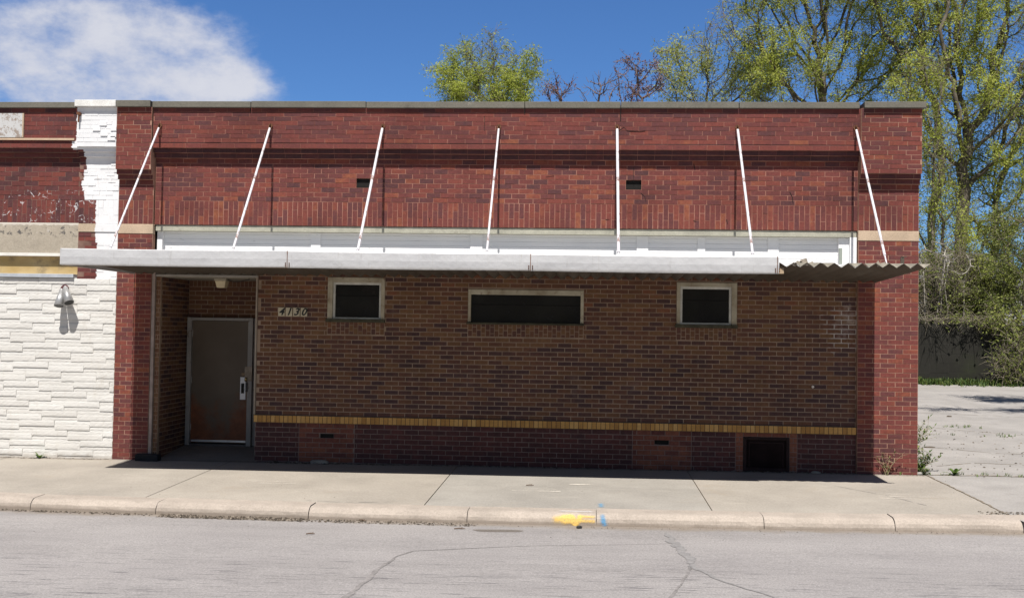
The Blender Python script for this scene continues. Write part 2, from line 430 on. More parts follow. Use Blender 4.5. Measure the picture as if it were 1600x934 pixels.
for a, b in zip(joints[:-1], joints[1:]):
    n = max(2, int((b-a)/.12)); xs = np.linspace(a+.004, b-.004, n+1); ring = []
    dz = kr.uniform(-.006, .006)
    for x in xs:
        i0 = len(mbk.v)
        for (dy, dzz) in prof:
            zt = gz(x, -3.42+ks(x)) + .012
            jz = kr.uniform(-.003, .003) if dzz > -.29 else 0
            hz = kerb_drop(x)*(1 if dy < .3 else .0)
            mbk.v.append((x, -3.71+ks(x)+dy+kr.uniform(-.003, .003), zt+dzz+dz+jz+hz*(.35 if dzz < -.2 else 1)))
        ring.append(i0)
    m = len(prof)
    for r0, r1 in zip(ring[:-1], ring[1:]):
        for q in range(m-1): mbk.f.append((r0+q, r0+q+1, r1+q+1, r1+q)); mbk.m.append(0); mbk.r.append(.5)
    for r0 in (ring[0], ring[-1]): mbk.f.append(tuple(r0+q for q in range(m))); mbk.m.append(0); mbk.r.append(.5)
kerb = mbk.build('kerb', k.m, smooth=False); tag(kerb, kind='structure')

# sidewalk in cast slabs
k = concrete('sidewalk_concrete', (0.350, 0.318, 0.278), (0.30, 0.255, 0.205), .8, .8)
src = k.b.inputs['Base Color'].links[0].from_socket
x, y, z = k.xyz()
c = k.mix(1.0, src, k.ramp(k.attr('rnd'), [(0, (.93, .96, .99)), (1, (1.06, 1.02, .97))]), 'MULTIPLY')
c = k.mix(k.rng(k.math('ADD', y, k.math('MULTIPLY', k.noise(4, 6, .7), .25)), -.08, .08, 0, .55), c, (0.12, 0.10, 0.08))
c = k.mix(k.rng(k.noise(1.6, 6, .7, stretch=(.4, 1.6, 1), loc=(1, 4, 0)), .60, .8, 0, .45), c, (0.52, 0.46, 0.39))
k.col(c)
mbs = MB()
xj = [-30, -20, -15, -12, -8.7, -5.28, -1.88, 1.47, 4.87]
for i in range(len(xj)-1):
    ysp = [(-3.41, -.02)] if i != 6 else [(-3.41, -1.80), (-1.795, -.02)]
    rr = rng.random()
    for (ya, yb) in ysp:
        a, b = xj[i]+.006, xj[i+1]-.006
        if i == 6: rr = .1
        for xx0, xx1 in [(a, b)]:
            fr = ya < -3.3; y0_ = ya+(ks(xx0) if fr else 0); y1_ = ya+(ks(xx1) if fr else 0)
            mbs.v += [(xx0, y0_, gz(xx0, y0_)), (xx1, y1_, gz(xx1, y1_)), (xx1, yb, gz(xx1, yb)), (xx0, yb, gz(xx0, yb))]
            n = len(mbs.v)
            mbs.f.append((n-4, n-3, n-2, n-1)); mbs.m.append(0); mbs.r.append(rr)
            base_i = n-4
            mbs.v += [(v[0], v[1], v[2]-.1) for v in mbs.v[base_i:base_i+4]]
            for q in range(4):
                mbs.f.append((base_i+q, base_i+4+q, base_i+4+(q+1) % 4, base_i+(q+1) % 4)); mbs.m.append(0); mbs.r.append(rr)
side = mbs.build('sidewalk', k.m); tag(side, kind='structure')
m_side = k.m
m_dirt = plain('joint_dirt', (0.19, 0.155, 0.115), .95, vary=.4, scale=20)
sheet('sidewalk_bed', [-30, -12, 4.9], [-3.38, -.0], lambda x, y: .004*(max(x, -12)-4.74)+.018*y-.014, m_dirt)
for i, pp in enumerate([[(-9.6, -2.4), (-8.8, -2.2), (-7.9, -2.35)], [(-3.4, -3.2), (-2.9, -3.28), (-2.3, -3.2)], [(3.3, -1.2), (3.8, -1.9), (4.1, -2.6)]]):
    ribbon('crack', pp, .009, m_fcr, side, seed=60+i, rag=.6, gap=.2)
# entry floor in the recess, rising to the door
k = concrete('entry_concrete', (0.27, 0.235, 0.20), (0.14, 0.12, 0.10), 1.6, .8)
sheet('entry_floor', list(np.linspace(-6.6, -4.9, 6)), [-.03, .3, .7, 1.3], lambda x, y: gz(x, -.01)+.004+max(y, 0)*.085, k.m)
# white chalk-like scuffs and sprayed utility marks
k = NM('chalk_scuff', .95, .1); tr = k.N('ShaderNodeBsdfTransparent'); mxs = k.N('ShaderNodeMixShader')
k.col((0.74, 0.68, 0.60)); k.l.new(k.rng(k.noise(14, 4, .6, stretch=(.5, 3, 1)), .44, .6, 0, .75), mxs.inputs[0])
k.l.new(tr.outputs[0], mxs.inputs[1]); k.l.new(k.b.outputs[0], mxs.inputs[2]); k.l.new(mxs.outputs[0], k.out.inputs[0]); m_chalk = k.m
def gsheet(name, x0, x1, y0, y1, mat, parent, lift=.005):
    mb = MB(); n = 8
    for i in range(n):
        a = x0+(x1-x0)*i/n; b = x0+(x1-x0)*(i+1)/n
        mb.quad([(a, y0, gz(a, y0)+lift), (b, y0, gz(b, y0)+lift), (b, y1, gz(b, y1)+lift), (a, y1, gz(a, y1)+lift)])
    return mb.build(name, mat, parent)
for (px, py, w, d) in [(838, 767, .62, .05), (845, 764, .4, .03), (1400, 772, .55, .03), (1420, 776, .75, .035), (1412, 779, .6, .03), (425, 752, .65, .04), (432, 755, .6, .04), (165, 740, .3, .03), (205, 742, .25, .04), (912, 757, .38, .07)]:
    p = atg(px, py); gsheet('chalk_mark', p.x-w/2, p.x+w/2, p.y-d/2, p.y+d/2, m_chalk, side)

def spray(name, col, segs, x0, x1, y0, y1, parent, parent_kind='kerb', amt=1.0):
    """soft sprayed paint draped over kerb and pavement; density held per vertex from distance to the strokes"""
    step = .012; nx, ny = int((x1-x0)/step), int((y1-y0)/step)
    PRF = [(0, -.03, -.155), (.056, -.02, -.10), (.096, -.008, -.062), (.137, .02, -.032), (.177, .055, -.012), (.223, .10, -.004), (.43, .307, .0)]
    def drape(x, t):                     # t runs up the kerb face and over its top; on the pavement it is plain y
        if parent is side: return (x, t+ks(x), gz(x, t+ks(x))+.006)
        for (a, ya, za), (b, yb, zb) in zip(PRF[:-1], PRF[1:]):
            if t <= b: q = (t-a)/(b-a); break
        return (x, -3.71+ks(x)+ya+(yb-ya)*q-.005, gz(x, -3.42+ks(x))+.012+za+(zb-za)*q+.006)
    V = [(x0+i*step, y0+j*step, 0) for j in range(ny+1) for i in range(nx+1)]
    dens = []
    for (x, y, _) in V:
        v = 0
        for (ax, ay, bx, by, w) in segs:
            t = max(0, min(1, ((x-ax)*(bx-ax)+(y-ay)*(by-ay))/((bx-ax)**2+(by-ay)**2+1e-9)))
            d2 = (x-ax-t*(bx-ax))**2+(y-ay-t*(by-ay))**2; v += math.exp(-d2/(w*w))
        dens.append(min(v, 1.15))
    V2 = [drape(x, y) for (x, y, _) in V]
    fs = [(j*(nx+1)+i, j*(nx+1)+i+1, (j+1)*(nx+1)+i+1, (j+1)*(nx+1)+i) for j in range(ny) for i in range(nx)]
    me = bpy.data.meshes.new(name); me.from_pydata(V2, [], fs)
    a_ = me.attributes.new('dens', 'FLOAT', 'POINT'); a_.data.foreach_set('value', dens)
    k = NM(name, .9, .2); k.col(col)
    tr = k.N('ShaderNodeBsdfTransparent'); mxs = k.N('ShaderNodeMixShader')
    f = k.math('MULTIPLY', k.attr('dens'), k.rng(k.noise(60, 4, .7), .25, .60, .35, 1), True)
    f = k.math('MULTIPLY', k.rng(f, .02, 1.35), amt)
    k.l.new(f, mxs.inputs[0]); k.l.new(tr.outputs[0], mxs.inputs[1]); k.l.new(k.b.outputs[0], mxs.inputs[2]); k.l.new(mxs.outputs[0], k.out.inputs[0])
    me.materials.append(k.m); o = bpy.data.objects.new(name, me); C.objects.link(o); o.parent = parent
    return o
# yellow arrow-like mark with a V, beside a kerb joint; blue dabs to its right
spray('yellow_paint_mark', (0.84, 0.56, 0.15), [(-.32, .085, -.22, .088, .045), (-.24, .11, -.14, .115, .034), (-.17, .125, -.10, .03, .030), (-.10, .03, -.05, .125, .028), (-.06, .072, .10, .068, .022), (-.06, .125, .10, .122, .018), (-.22, .06, -.15, .07, .03)], -.44, .128, .0, .22, kerb, amt=.9)
spray('white_paint_mark', (0.80, 0.80, 0.83), [(-.26, .26, .06, .25, .035)], -.36, .12, .18, .36, kerb, amt=.55)
spray('blue_paint_mark', (0.10, 0.34, 0.60), [(.20, .14, .205, .09, .028), (.21, .06, .225, .035, .032)], .14, .30, .0, .22, kerb, amt=.75)
spray('blue_paint_mark', (0.12, 0.38, 0.62), [(.19, -3.20, .19, -3.0, .036)], .08, .30, -3.34, -2.86, side, amt=.6)

# side lot: old pale concrete paving rising to the back
k = concrete('lot_concrete', (0.335, 0.315, 0.295), (0.22, 0.205, 0.19), 1.1, .9)
src = k.b.inputs['Base Color'].links[0].from_socket
c = k.mix(k.rng(k.noise(5, 7, .75, stretch=(1, .5, 1)), .60, .75, 0, .4), src, (0.14, 0.125, 0.11))
c = k.mix(k.rng(k.noise(130, 3, .7), .6, .75, 0, .5), c, (0.15, 0.14, 0.13)); k.col(c)
lot = sheet('parking_lot', list(np.linspace(4.74, 60, 30)), list(np.linspace(.0, 21, 20)), lambda x, y: gz(x, y)+.002, k.m)
apr = sheet('driveway_apron', list(np.linspace(4.868, 7, 16))+list(np.linspace(8, 60, 12)), list(np.linspace(-3.75, -.012, 14)), lambda x, y: gz(x, max(y, -3.41+ks(x))) - (.09*min(max((-y-1.6)/2.1, 0), 1))*min(max((x-4.87)/1.2, 0), 1) + .001, k.m)
for i, pp in enumerate([[(4.9, 3.1), (5.8, 3.3), (6.7, 2.6), (7.6, 2.4)], [(5.0, 7.2), (6.2, 6.9), (7.5, 5.9), (9.2, 4.6)], [(5.3, .9), (6.0, 1.3), (6.9, 1.2)], [(6.4, 11.5), (7.6, 9.6), (9.8, 8.9)]]):
    ribbon('crack', pp, .022, m_dirt, lot, seed=20+i, rag=.7, gap=.25)
ribbon('joint', [(4.866, -3.25), (4.866, -.03)], .022, m_dirt, apr, lift=.006, seed=41, rag=.5)
ribbon('crack', [(4.9, -.01), (6.2, -.015), (8.5, -.01)], .03, m_dirt, lot, lift=.006, seed=40, rag=.5)

def leafcard(mb, p, d, L, W_, up, m=0, r=.5):
    d = Vector(d).normalized(); s = d.cross(Vector(up)); s = s.normalized() if s.length > 1e-4 else d.orthogonal().normalized()
    p = Vector(p); n = s.cross(d)
    mb.quad([p, p+d*L*.5+s*W_*.5+n*L*.06, p+d*L, p+d*L*.5-s*W_*.5+n*L*.06], m, r)

# leaf materials
def leaf_mat(name, ramp, trans=.35):
    k = NM(name, .6, .25); c = k.ramp(k.attr('rnd'), ramp); k.col(c)
    t = k.N('ShaderNodeBsdfTranslucent'); k.l.new(c, t.inputs[0]); ms = k.N('ShaderNodeMixShader'); ms.inputs[0].default_value = trans
    k.l.new(k.b.outputs[0], ms.inputs[1]); k.l.new(t.outputs[0], ms.inputs[2]); k.l.new(ms.outputs[0], k.out.inputs[0]); return k.m
m_willow = leaf_mat('spring_leaves', [(0, (0.23, 0.27, 0.055)), (.5, (0.42, 0.48, 0.090)), (1, (0.58, 0.61, 0.14))], .5)
m_pale = leaf_mat('pale_spring_leaves', [(0, (0.25, 0.28, 0.09)), (.5, (0.41, 0.45, 0.14)), (1, (0.54, 0.56, 0.17))], .5)
m_bushy = leaf_mat('bush_leaves', [(0, (0.09, 0.11, 0.03)), (.5, (0.19, 0.23, 0.055)), (1, (0.36, 0.38, 0.09))])
m_weed = leaf_mat('weed_leaves', [(0, (0.05, 0.10, 0.02)), (.6, (0.12, 0.20, 0.04)), (1, (0.26, 0.29, 0.09))])
m_bud = leaf_mat('purple_buds', [(0, (0.10, 0.05, 0.05)), (1, (0.22, 0.11, 0.11))], .1)
m_bark = plain('bark', (0.135, 0.115, 0.09), .95, vary=.45, scale=3, bump=.6)
m_bark_p = plain('grey_purple_bark', (0.17, 0.13, 0.125), .95, vary=.3, scale=3, bump=.4)
m_twig = plain('twig_bark', (0.19, 0.165, 0.12), .95, vary=.3, scale=5)
m_dry = plain('dry_stems', (0.30, 0.24, 0.15), .95, vary=.3, scale=10)

# ------------------------------------------------------------------ the brick storefront
NF = -Y_
bld = thing('brick_storefront', 'one storey dark red brick storefront with painted white transom and a recessed door', 'building', (-1.18, 0, 0))
XL, XR = -7.10, 4.74           # outer edges
PL, PR = -6.55, 3.885          # inner edges of the pilasters
DARKB = plain('dark_void', (0.012, 0.011, 0.010), 1.0, vary=0)

# upper panel: soldiers, running bond, corbel courses, parapet
mb = MB()
VA = (-3.473, -3.267, 4.0633, 4.2056); VB = (0.537, 0.764, 4.0633, 4.2056)
lay(mb, (0, 0, 0), X_, NF, PL, PR, 3.49, 3.85, L=.235, H=.0755, J=.010, soldier=True, off=.45, bias=lambda u, v, r: .2+.75*r)
lay(mb, (0, 0, 0), X_, NF, PL, PR, 3.85, 4.49, L=.212, H=.0711, J=.0095, holes=[VA, VB], bias=lambda u, v, r: r*.85+.08)
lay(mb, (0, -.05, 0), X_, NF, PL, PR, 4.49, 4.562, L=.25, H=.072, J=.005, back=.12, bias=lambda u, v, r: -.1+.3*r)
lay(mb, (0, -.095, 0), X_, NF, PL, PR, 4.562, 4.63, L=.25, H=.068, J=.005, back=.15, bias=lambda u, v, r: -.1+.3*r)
lay(mb, (0, -.14, 0), X_, NF, PL, PR, 4.63, 4.70, L=.25, H=.07, J=.005, back=.2, bias=lambda u, v, r: .45+.4*r)
lay(mb, (0, -.135, 0), X_, NF, PL, PR, 4.70, 4.712, L=5, H=.012, J=.001, back=.2, bias=lambda u, v, r: 0)
lay(mb, (0, -.14, 0), X_, NF, PL, PR, 4.712, 5.235, L=.262, H=.0655, J=.0075, back=.2, jit=.0015, offs=(0, .5, .22, .71, .4, .05, .6, .3), bias=lambda u, v, r: .14+.66*r + (.15 if v < 4.78 else 0))
mb.box(PL, PR, .06, .24, 3.4, 5.235, 1)
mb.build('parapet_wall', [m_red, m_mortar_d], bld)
for (a, b, c_, d_) in (VA, VB):
    v = MB(); v.box(a, b, .035, .055, c_, d_); v.build('wall_vent', DARKB, bld)

# pilasters
def pilaster(x0, x1):
    mb = MB()
    zb = gz((x0+x1)/2, -.04)-.03
    b = lambda u, v, r: (.1+.6*r if v < .5 else .2+.75*r)
    lay(mb, (0, -.04, 0), X_, NF, x0, x1, zb, 3.34, L=(x1-x0)/round((x1-x0)/.205), H=.0677, J=.009, back=.10, bias=b)
    lay(mb, (0, -.04, 0), X_, NF, x0, x1, 3.49, 3.85, L=.235, H=.0755, J=.008, soldier=True, off=.45, back=.10, bias=lambda u, v, r: .3+.6*r)
    lay(mb, (0, -.04, 0), X_, NF, x0, x1, 3.85, 4.16, L=.212, H=.0711, J=.008, back=.10, bias=lambda u, v, r: .1+.8*r)
    lay(mb, (0, -.09, 0), X_, NF, x0, x1, 4.16, 4.23, L=.25, H=.07, J=.005, back=.15, bias=lambda u, v, r: .15+.4*r)
    lay(mb, (0, -.14, 0), X_, NF, x0, x1, 4.23, 4.30, L=.25, H=.07, J=.005, back=.2, bias=lambda u, v, r: .15+.4*r)
    lay(mb, (0, -.18, 0), X_, NF, x0, x1, 4.30, 5.235, L=.26, H=.0665, J=.008, back=.25, jit=.002, offs=(0, .5, .2, .7, .42), bias=lambda u, v, r: .2+.7*r)
    p = mb.build('pilaster', [m_red, m_mortar], bld)
    l = MB(); l.box(x0-.003, x1+.004, -.046, .05, 3.344, 3.488); l.build('stone_block', m_lime, p, bevel=.006)
    return p
pilaster(XL, -6.56); pilaster(PR+.003, XR)

# lower infill wall with its openings
W1 = (-3.875, -3.015, 2.06, 2.725); W2 = (-1.765, -.058, 2.06, 2.572); W3 = (1.300, 2.170, 2.055, 2.713)
ap = [(w[0], w[1], w[2]-.185, w[2]) for w in (W1, W2, W3)]
mb = MB()
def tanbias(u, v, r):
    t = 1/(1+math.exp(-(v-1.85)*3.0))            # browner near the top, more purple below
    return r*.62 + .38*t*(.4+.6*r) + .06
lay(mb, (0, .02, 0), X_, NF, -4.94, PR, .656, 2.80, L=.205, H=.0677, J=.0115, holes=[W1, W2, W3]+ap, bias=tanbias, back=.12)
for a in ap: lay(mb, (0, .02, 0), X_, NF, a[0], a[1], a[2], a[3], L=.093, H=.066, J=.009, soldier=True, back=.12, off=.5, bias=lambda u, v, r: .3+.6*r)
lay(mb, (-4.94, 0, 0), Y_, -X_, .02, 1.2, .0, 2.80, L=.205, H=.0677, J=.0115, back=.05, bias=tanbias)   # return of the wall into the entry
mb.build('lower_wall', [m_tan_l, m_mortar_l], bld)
nh = MB(); p_ = at(1270, 604, .01)
for i in range(7):
    a = i*.9; nh.tube(p_, p_+Vector((.018*math.cos(a), -.012, .018*math.sin(a))), .010, .006, 5)
nh.build('patch_spot', plain('plaster_spot', (.7, .65, .58), .9), bld)

# plinth, with redder patches, slots and an access panel
BH = (2.28, 2.94, -.2, .486); JL = (2.17, 2.28, -.2, .548); JR = (2.94, 3.05, -.2, .548); TOPB = (2.28, 2.94, .486, .548)
s1 = (-3.948, -3.744, .33, .395); s2 = (1.0, 1.21, .345, .41)
def plb(u, v, r):
    if -4.27 < u < -3.43 or .68 < u < 1.535: return .42+.5*r
    if u < -4.3: return .0+.3*r
    return .02+.38*r
m_plinth = brick_mat('plinth_brick', [(0, (0.070, 0.032, 0.033)), (.4, (0.115, 0.041, 0.037)), (.6, (0.17, 0.060, 0.043)), (1, (0.25, 0.092, 0.055))], .3).m
mb = MB()
for (a, b) in ((-4.94, -4.27), (-4.27, -3.43), (-3.43, .68), (.68, 1.535), (1.535, PR)):
    lay(mb, (0, .012, 0), X_, NF, a, b, -.10, .548, L=.205, H=.072, J=.010, holes=[BH, JL, JR, TOPB, s1, s2], bias=plb, back=.10, phase=rng.random()*.2)
lay(mb, (0, .012, 0), X_, NF, *JL, L=.11, H=.0677, J=.009, bias=lambda u, v, r: .8+.2*r, back=.10)
lay(mb, (0, .012, 0), X_, NF, *JR, L=.11, H=.0677, J=.009, bias=lambda u, v, r: .85+.15*r, back=.10)
lay(mb, (0, .012, 0), X_, NF, *TOPB, L=.205, H=.062, J=.009, bias=lambda u, v, r: .6+.15*r, back=.10)
pw = mb.build('plinth', [m_plinth, plain('dark_mortar', (0.20, 0.15, 0.13), .95, vary=.3)], bld)
for s_ in (s1, s2):
    v = MB(); v.box(s_[0], s_[1], .05, .09, s_[2], s_[3]); v.build('vent_slot', DARKB, bld)
# buff header band
mb = MB(); lay(mb, (0, -.022, 0), X_, NF, -4.955, PR-.002, .548, .656, L=.108, H=.0655, J=.0085, soldier=True, off=0, back=.06, proud=.006)
mb.build('sill_band', [m_yel, plain('band_mortar', (0.10, 0.065, 0.045), .95, vary=.3)], bld)

# access panel in the plinth
m_dkwood = plain('dark_painted_wood', (0.024, 0.012, 0.012), .7, vary=.4, scale=8, spec=.2)
z0 = gz(2.6, 0)
mb = MB(); mb.box(2.283, 2.937, .03, .06, z0, .483); ac = mb.build('access_panel', plain('dark_board', (0.014, 0.008, 0.008), .8, vary=.5, scale=4, spec=.1), bld)
f = MB(); f.box(2.283, 2.325, 0.0, .035, z0+.003, .483); f.box(2.895, 2.937, 0.0, .035, z0+.003, .483); f.box(2.325, 2.895, 0.0, .035, .445, .482); f.box(2.325, 2.895, 0.002, .035, z0+.003, z0+.05)
f.box(2.375, 2.845, 0.018, .033, .395, .41); f.box(2.36, 2.375, 0.018, .033, z0+.07, .41); f.box(2.845, 2.86, 0.018, .033, z0+.07, .41)
f.build('frame', m_dkwood, ac, bevel=.003)

# coping
mb = MB()
def cope(x0, x1, yf, z0=5.232, z1=5.325): mb.box(x0+.004, x1-.004, yf, .30, z0+rng.uniform(-.003, .003), z1+rng.uniform(-.003, .004))
jx = [PL-.01, at(392, 165, -.18).x, at(572, 165, -.18).x, at(820, 165, -.18).x, at(970, 165, -.18).x, at(1155, 165, -.18).x, PR-.02]
for a, b in zip(jx[:-1], jx[1:]): cope(a, b, -.185)
cope(XL+.002, -6.565, -.235); cope(PR+.03, XR+.045, -.235)
mb.build('coping', m_coping, bld, bevel=.006)
for px, z_ in ((820, 5.15), (392, 5.17), (970, 5.05)):
    j = MB(); x = at(px, 170, -.14).x; j.box(x-.006, x+.006, -.148, -.1, z_, 5.233); j.build('wall_crack', DARKB, bld)
# stepped cracks through the old brickwork
def crack(pts, parent, y, w=.008):
    mb = MB()
    for (a, b) in zip(pts[:-1], pts[1:]):
        mb.tube((a[0], y, a[1]), (b[0], y, b[1]), w*rng.uniform(.4, .9), w*rng.uniform(.3, .7), 5)
    mb.build('wall_crack', DARKB, parent)
def pxz(px, py, y): p = at(px, py, y); return (p.x, p.z)
crack([pxz(990, 262, 0), pxz(990, 284, 0)], bld, -.001, .006)
crack([pxz(1002, 302, 0), pxz(1008, 308, 0), pxz(1009, 315, 0)], bld, -.001, .005)
crack([pxz(1234, 300, 0), pxz(1238, 308, 0), pxz(1239, 318, 0)], bld, -.001, .006)
crack([pxz(1084, 256, 0), pxz(1086, 266, 0)], bld, -.001, .007)
crack([pxz(966, 205, -.14), pxz(975, 199, -.14), pxz(980, 205, -.14), pxz(1000, 206, -.14), pxz(1008, 205, -.14)], bld, -.142, .006)
crack([pxz(757, 182, -.14), pxz(757, 205, -.14)], bld, -.142, .005)
crack([pxz(853, 277, 0), pxz(866, 275, 0)], bld, -.001, .006); crack([pxz(1135, 343, 0), pxz(1137, 350, 0)], bld, -.001, .006)
crack([pxz(1083, 345, 0), pxz(1088, 346, 0)], bld, -.001, .006); crack([pxz(946, 343, 0), pxz(952, 343, 0)], bld, -.001, .007)
crack([pxz(671, 341, 0), pxz(672, 348, 0)], bld, -.001, .006)

# transom boarding
m_board = NM('painted_boarding', .6, .3)
c = m_board.ramp(m_board.noise(1.5, 6, .6), [(0.3, (0.76, 0.77, 0.79)), (.7, (0.84, 0.84, 0.85))])
x, y, z = m_board.xyz()
pk = m_board.rng(m_board.noise(4, 6, .7, stretch=(1, 1, 3.5), loc=(2, 0, 5)), .645, .70, 0, .6)
c = m_board.mix(pk, c, (0.42, 0.41, 0.42)); m_board.col(c); m_board.bump(m_board.noise(25, 5, .7, stretch=(.5, 1, 3)), .5, .006); m_board = m_board.m
m_oldtrim = concrete('weathered_trim', (0.40, 0.39, 0.32), (0.20, 0.18, 0.14), 5, .9, .7).m
mb = MB()
n = 9; zs_ = np.linspace(2.80, 3.43, n+1)
for a, b in zip(zs_[:-1], zs_[1:]): mb.box(PL+.02, PR-.05, .135+rng.uniform(-.0015, .0015), .16, a+.001, b-.0015)
tr_ = mb.build('transom_boarding', m_board, bld)
mb = MB(); mb.box(PL+.012, PR-.01, .018, .16, 3.395, 3.486)
mb.build('head_trim', m_oldtrim, tr_, bevel=.004)
for a, b in ((486, 501), (735, 754), (995, 1013), (1090, 1102), (1200, 1217)):
    mb = MB(); mb.box(at(a, 370, .12).x, at(b, 370, .12).x, .118, .134, 2.80, 3.394); mb.build('batten', m_board, tr_, bevel=.002)
mb = MB(); mb.box(PL+.012, PL+.10, .085, .134, 2.80, 3.394); mb.build('batten', m_board, tr_, bevel=.002)
mb = MB(); mb.box(at(1311, 370, .05).x, at(1334, 370, .05).x, .075, .134, 2.80, 3.394); mb.build('side_jamb', m_board, tr_, bevel=.003)
mb = MB(); mb.box(at(1327, 370, .05).x, PR-.008, .01, .074, 2.80, 3.394); mb.build('side_jamb', m_board, tr_, bevel=.003)

# windows
m_wood = NM('weathered_window_wood', .75, .25)
c = m_wood.ramp(m_wood.noise(3, 6, .65, stretch=(1, 1, 1)), [(0.3, (0.26, 0.215, 0.15)), (0.55, (0.46, 0.42, 0.32)), (.75, (0.60, 0.56, 0.47))])
c = m_wood.mix(m_wood.rng(m_wood.noise(9, 5, .7, loc=(4, 2, 2)), .56, .7, 0, .8), c, (0.16, 0.075, 0.04)); m_wood.col(c); m_wood = m_wood.m
m_sash = plain('pale_sash_paint', (0.60, 0.60, 0.56), .5, vary=.2, scale=9)
m_glass = NM('dark_glass', .12, .12); m_glass.col(m_glass.ramp(m_glass.noise(2, 4), [(.3, (.008, .007, .0065)), (.7, (.020, .018, .016))])); m_glass.put(m_glass.b.inputs['Roughness'], m_glass.rng(m_glass.noise(5, 5), .3, .7, .10, .30)); m_glass = m_glass.m
m_sillw = plain('rotten_sill', (0.060, 0.055, 0.035), .9, vary=.5, scale=12)
def add_window(w, cl, cr_, ct, cb, sw, yd=.0):
    x0, x1, z0, z1 = w
    g = MB(); g.box(x0+cl, x1-cr_, .072, .08, z0+cb, z1-ct)
    win = MB(); win.box(x0, x0+cl, yd, .10, z0+.03, z1); win.box(x1-cr_, x1, yd, .10, z0+.03, z1); win.box(x0+cl, x1-cr_, yd+.002, .10, z1-ct, z1)
    o = win.build('window', m_wood, bld, bevel=.004)
    s = MB(); a, b, c1, d1 = x0+cl, x1-cr_, z0+cb, z1-ct
    if sw:
        s.box(a, a+sw, .035, .075, c1, d1); s.box(b-sw, b, .035, .075, c1, d1); s.box(a+sw, b-sw, .036, .075, d1-sw, d1); s.box(a+sw, b-sw, .036, .075, c1, c1+sw*.8)
    s.box(a+sw, b-sw, .058, .072, (c1+d1)/2+(d1-c1)*.13-.004, (c1+d1)/2+(d1-c1)*.13+.004, 1)
    s.build('sash', [m_sash, DARKB], o, bevel=.002)
    g.build('pane', m_glass, o)
    s = MB(); s.box(x0-.02, x1+.01, -.03, .10, z0-.004, z0+cb); s.build('sill', m_sillw, o, bevel=.004)
add_window(W1, .075, .055, .075, .045, .032)
add_window(W2, .040, .045, .075, .025, .0, .005)
add_window(W3, .050, .075, .060, .045, .034)

# recessed entry
mb = MB()
lay(mb, (-6.43, 0, 0), Y_, X_, .05, 1.2, -.05, 2.70, L=.205, H=.0677, J=.0125, back=.06, bias=lambda u, v, r: .05+.8*r, phase=.05)
lay(mb, (0, 1.2, 0), X_, NF, -6.43, -4.94, 2.10, 2.60, L=.205, H=.0677, J=.0115, back=.08, bias=lambda u, v, r: .35+.5*r)
lay(mb, (0, 1.2, 0), X_, NF, -6.43, -4.94, 2.60, 2.70, L=.1, H=.066, J=.009, soldier=True, off=0, back=.08, bias=lambda u, v, r: .4+.4*r)
lay(mb, (0, 1.2, 0), X_, NF, -5.34, -4.94, -.05, 2.10, L=.205, H=.0677, J=.0115, back=.08, bias=tanbias)
lay(mb, (0, 1.2, 0), X_, NF, -6.50, -6.41, -.05, 2.10, L=.205, H=.0677, J=.0115, back=.08, bias=tanbias)
lay(mb, (0, .0, 0), X_, NF, -6.50, -6.43, -.06, 2.70, L=.075, H=.0677, J=.010, back=.08, bias=lambda u, v, r: .55+.35*r)
mb.build('entry_wall', [m_tan, m_mortar_l], bld)
mb = MB(); mb.box(-6.50, -4.94, .01, 1.25, 2.70, 2.80); mb.build('entry_ceiling', plain('soffit_paint', (0.30, 0.27, 0.22), .8), bld)
mb = MB(); mb.box(-6.50, -4.935, -.028, .008, 2.705, 2.737); mb.build('header_trim', plain('header_paint', (0.30, 0.28, 0.25), .6), bld, bevel=.003)
mb = MB(); mb.box(-6.553, -6.505, -.035, .02, .04, 2.78); mb.build('corner_post', plain('post_paint', (0.30, 0.24, 0.21), .6, vary=.3), bld, bevel=.004)
mb = MB(); mb.box(-4.965, -4.942, -.004, .05, .66, 2.72); mb.build('edge_trim', plain('edge_paint', (0.30, 0.25, 0.20), .6, vary=.3), bld, bevel=.002)
# door
k = NM('rusty_door_paint', .55, .35)
zz = k.xyz()[2]; xx = k.xyz()[0]
ed = k.math('MINIMUM', k.math('SUBTRACT', xx, -6.34), k.math('SUBTRACT', -5.41, xx))
low = k.math('SUBTRACT', 1.0, k.math('DIVIDE', k.math('SUBTRACT', zz, .05), 1.1)); edg = k.math('SUBTRACT', 1.0, k.math('DIVIDE', ed, .30))
s_ = k.math('ADD', k.math('MULTIPLY', k.math('MAXIMUM', low, 0), .62), k.math('MULTIPLY', k.math('MULTIPLY', k.math('MAXIMUM', edg, 0), k.math('MAXIMUM', low, .12)), .75))
s_ = k.math('ADD', s_, k.math('MULTIPLY', k.math('SUBTRACT', k.noise(5, 9, .75), .5), 1.1))
c = k.mix(k.rng(s_, .22, .62, 0, .95), k.ramp(k.noise(2, 5), [(.3, (.105, .080, .058)), (.7, (.140, .108, .080))]), k.ramp(k.noise(7, 6, .7), [(.3, (.12, .035, .015)), (.7, (.24, .08, .03))]))
k.col(c)
dz0 = .085
mb = MB(); mb.box(-6.335, -5.415, 1.14, 1.185, dz0+.02, 2.055); dr = mb.build('door', k.m, bld, bevel=.004)
m_frm = NM('scuffed_frame_paint', .6, .3)
c = m_frm.ramp(m_frm.noise(2.5, 6, .6), [(.3, (.25, .235, .22)), (.7, (.36, .345, .33))]); c = m_frm.mix(m_frm.rng(m_frm.noise(7, 6, .7), .58, .68, 0, .9), c, (.14, .085, .06)); m_frm.col(c); m_frm = m_frm.m
mb = MB(); mb.box(-6.41, -6.338, 1.09, 1.2, .06, 2.105); mb.box(-5.412, -5.335, 1.09, 1.2, .06, 2.105); mb.box(-6.338, -5.412, 1.092, 1.2, 2.058, 2.103)
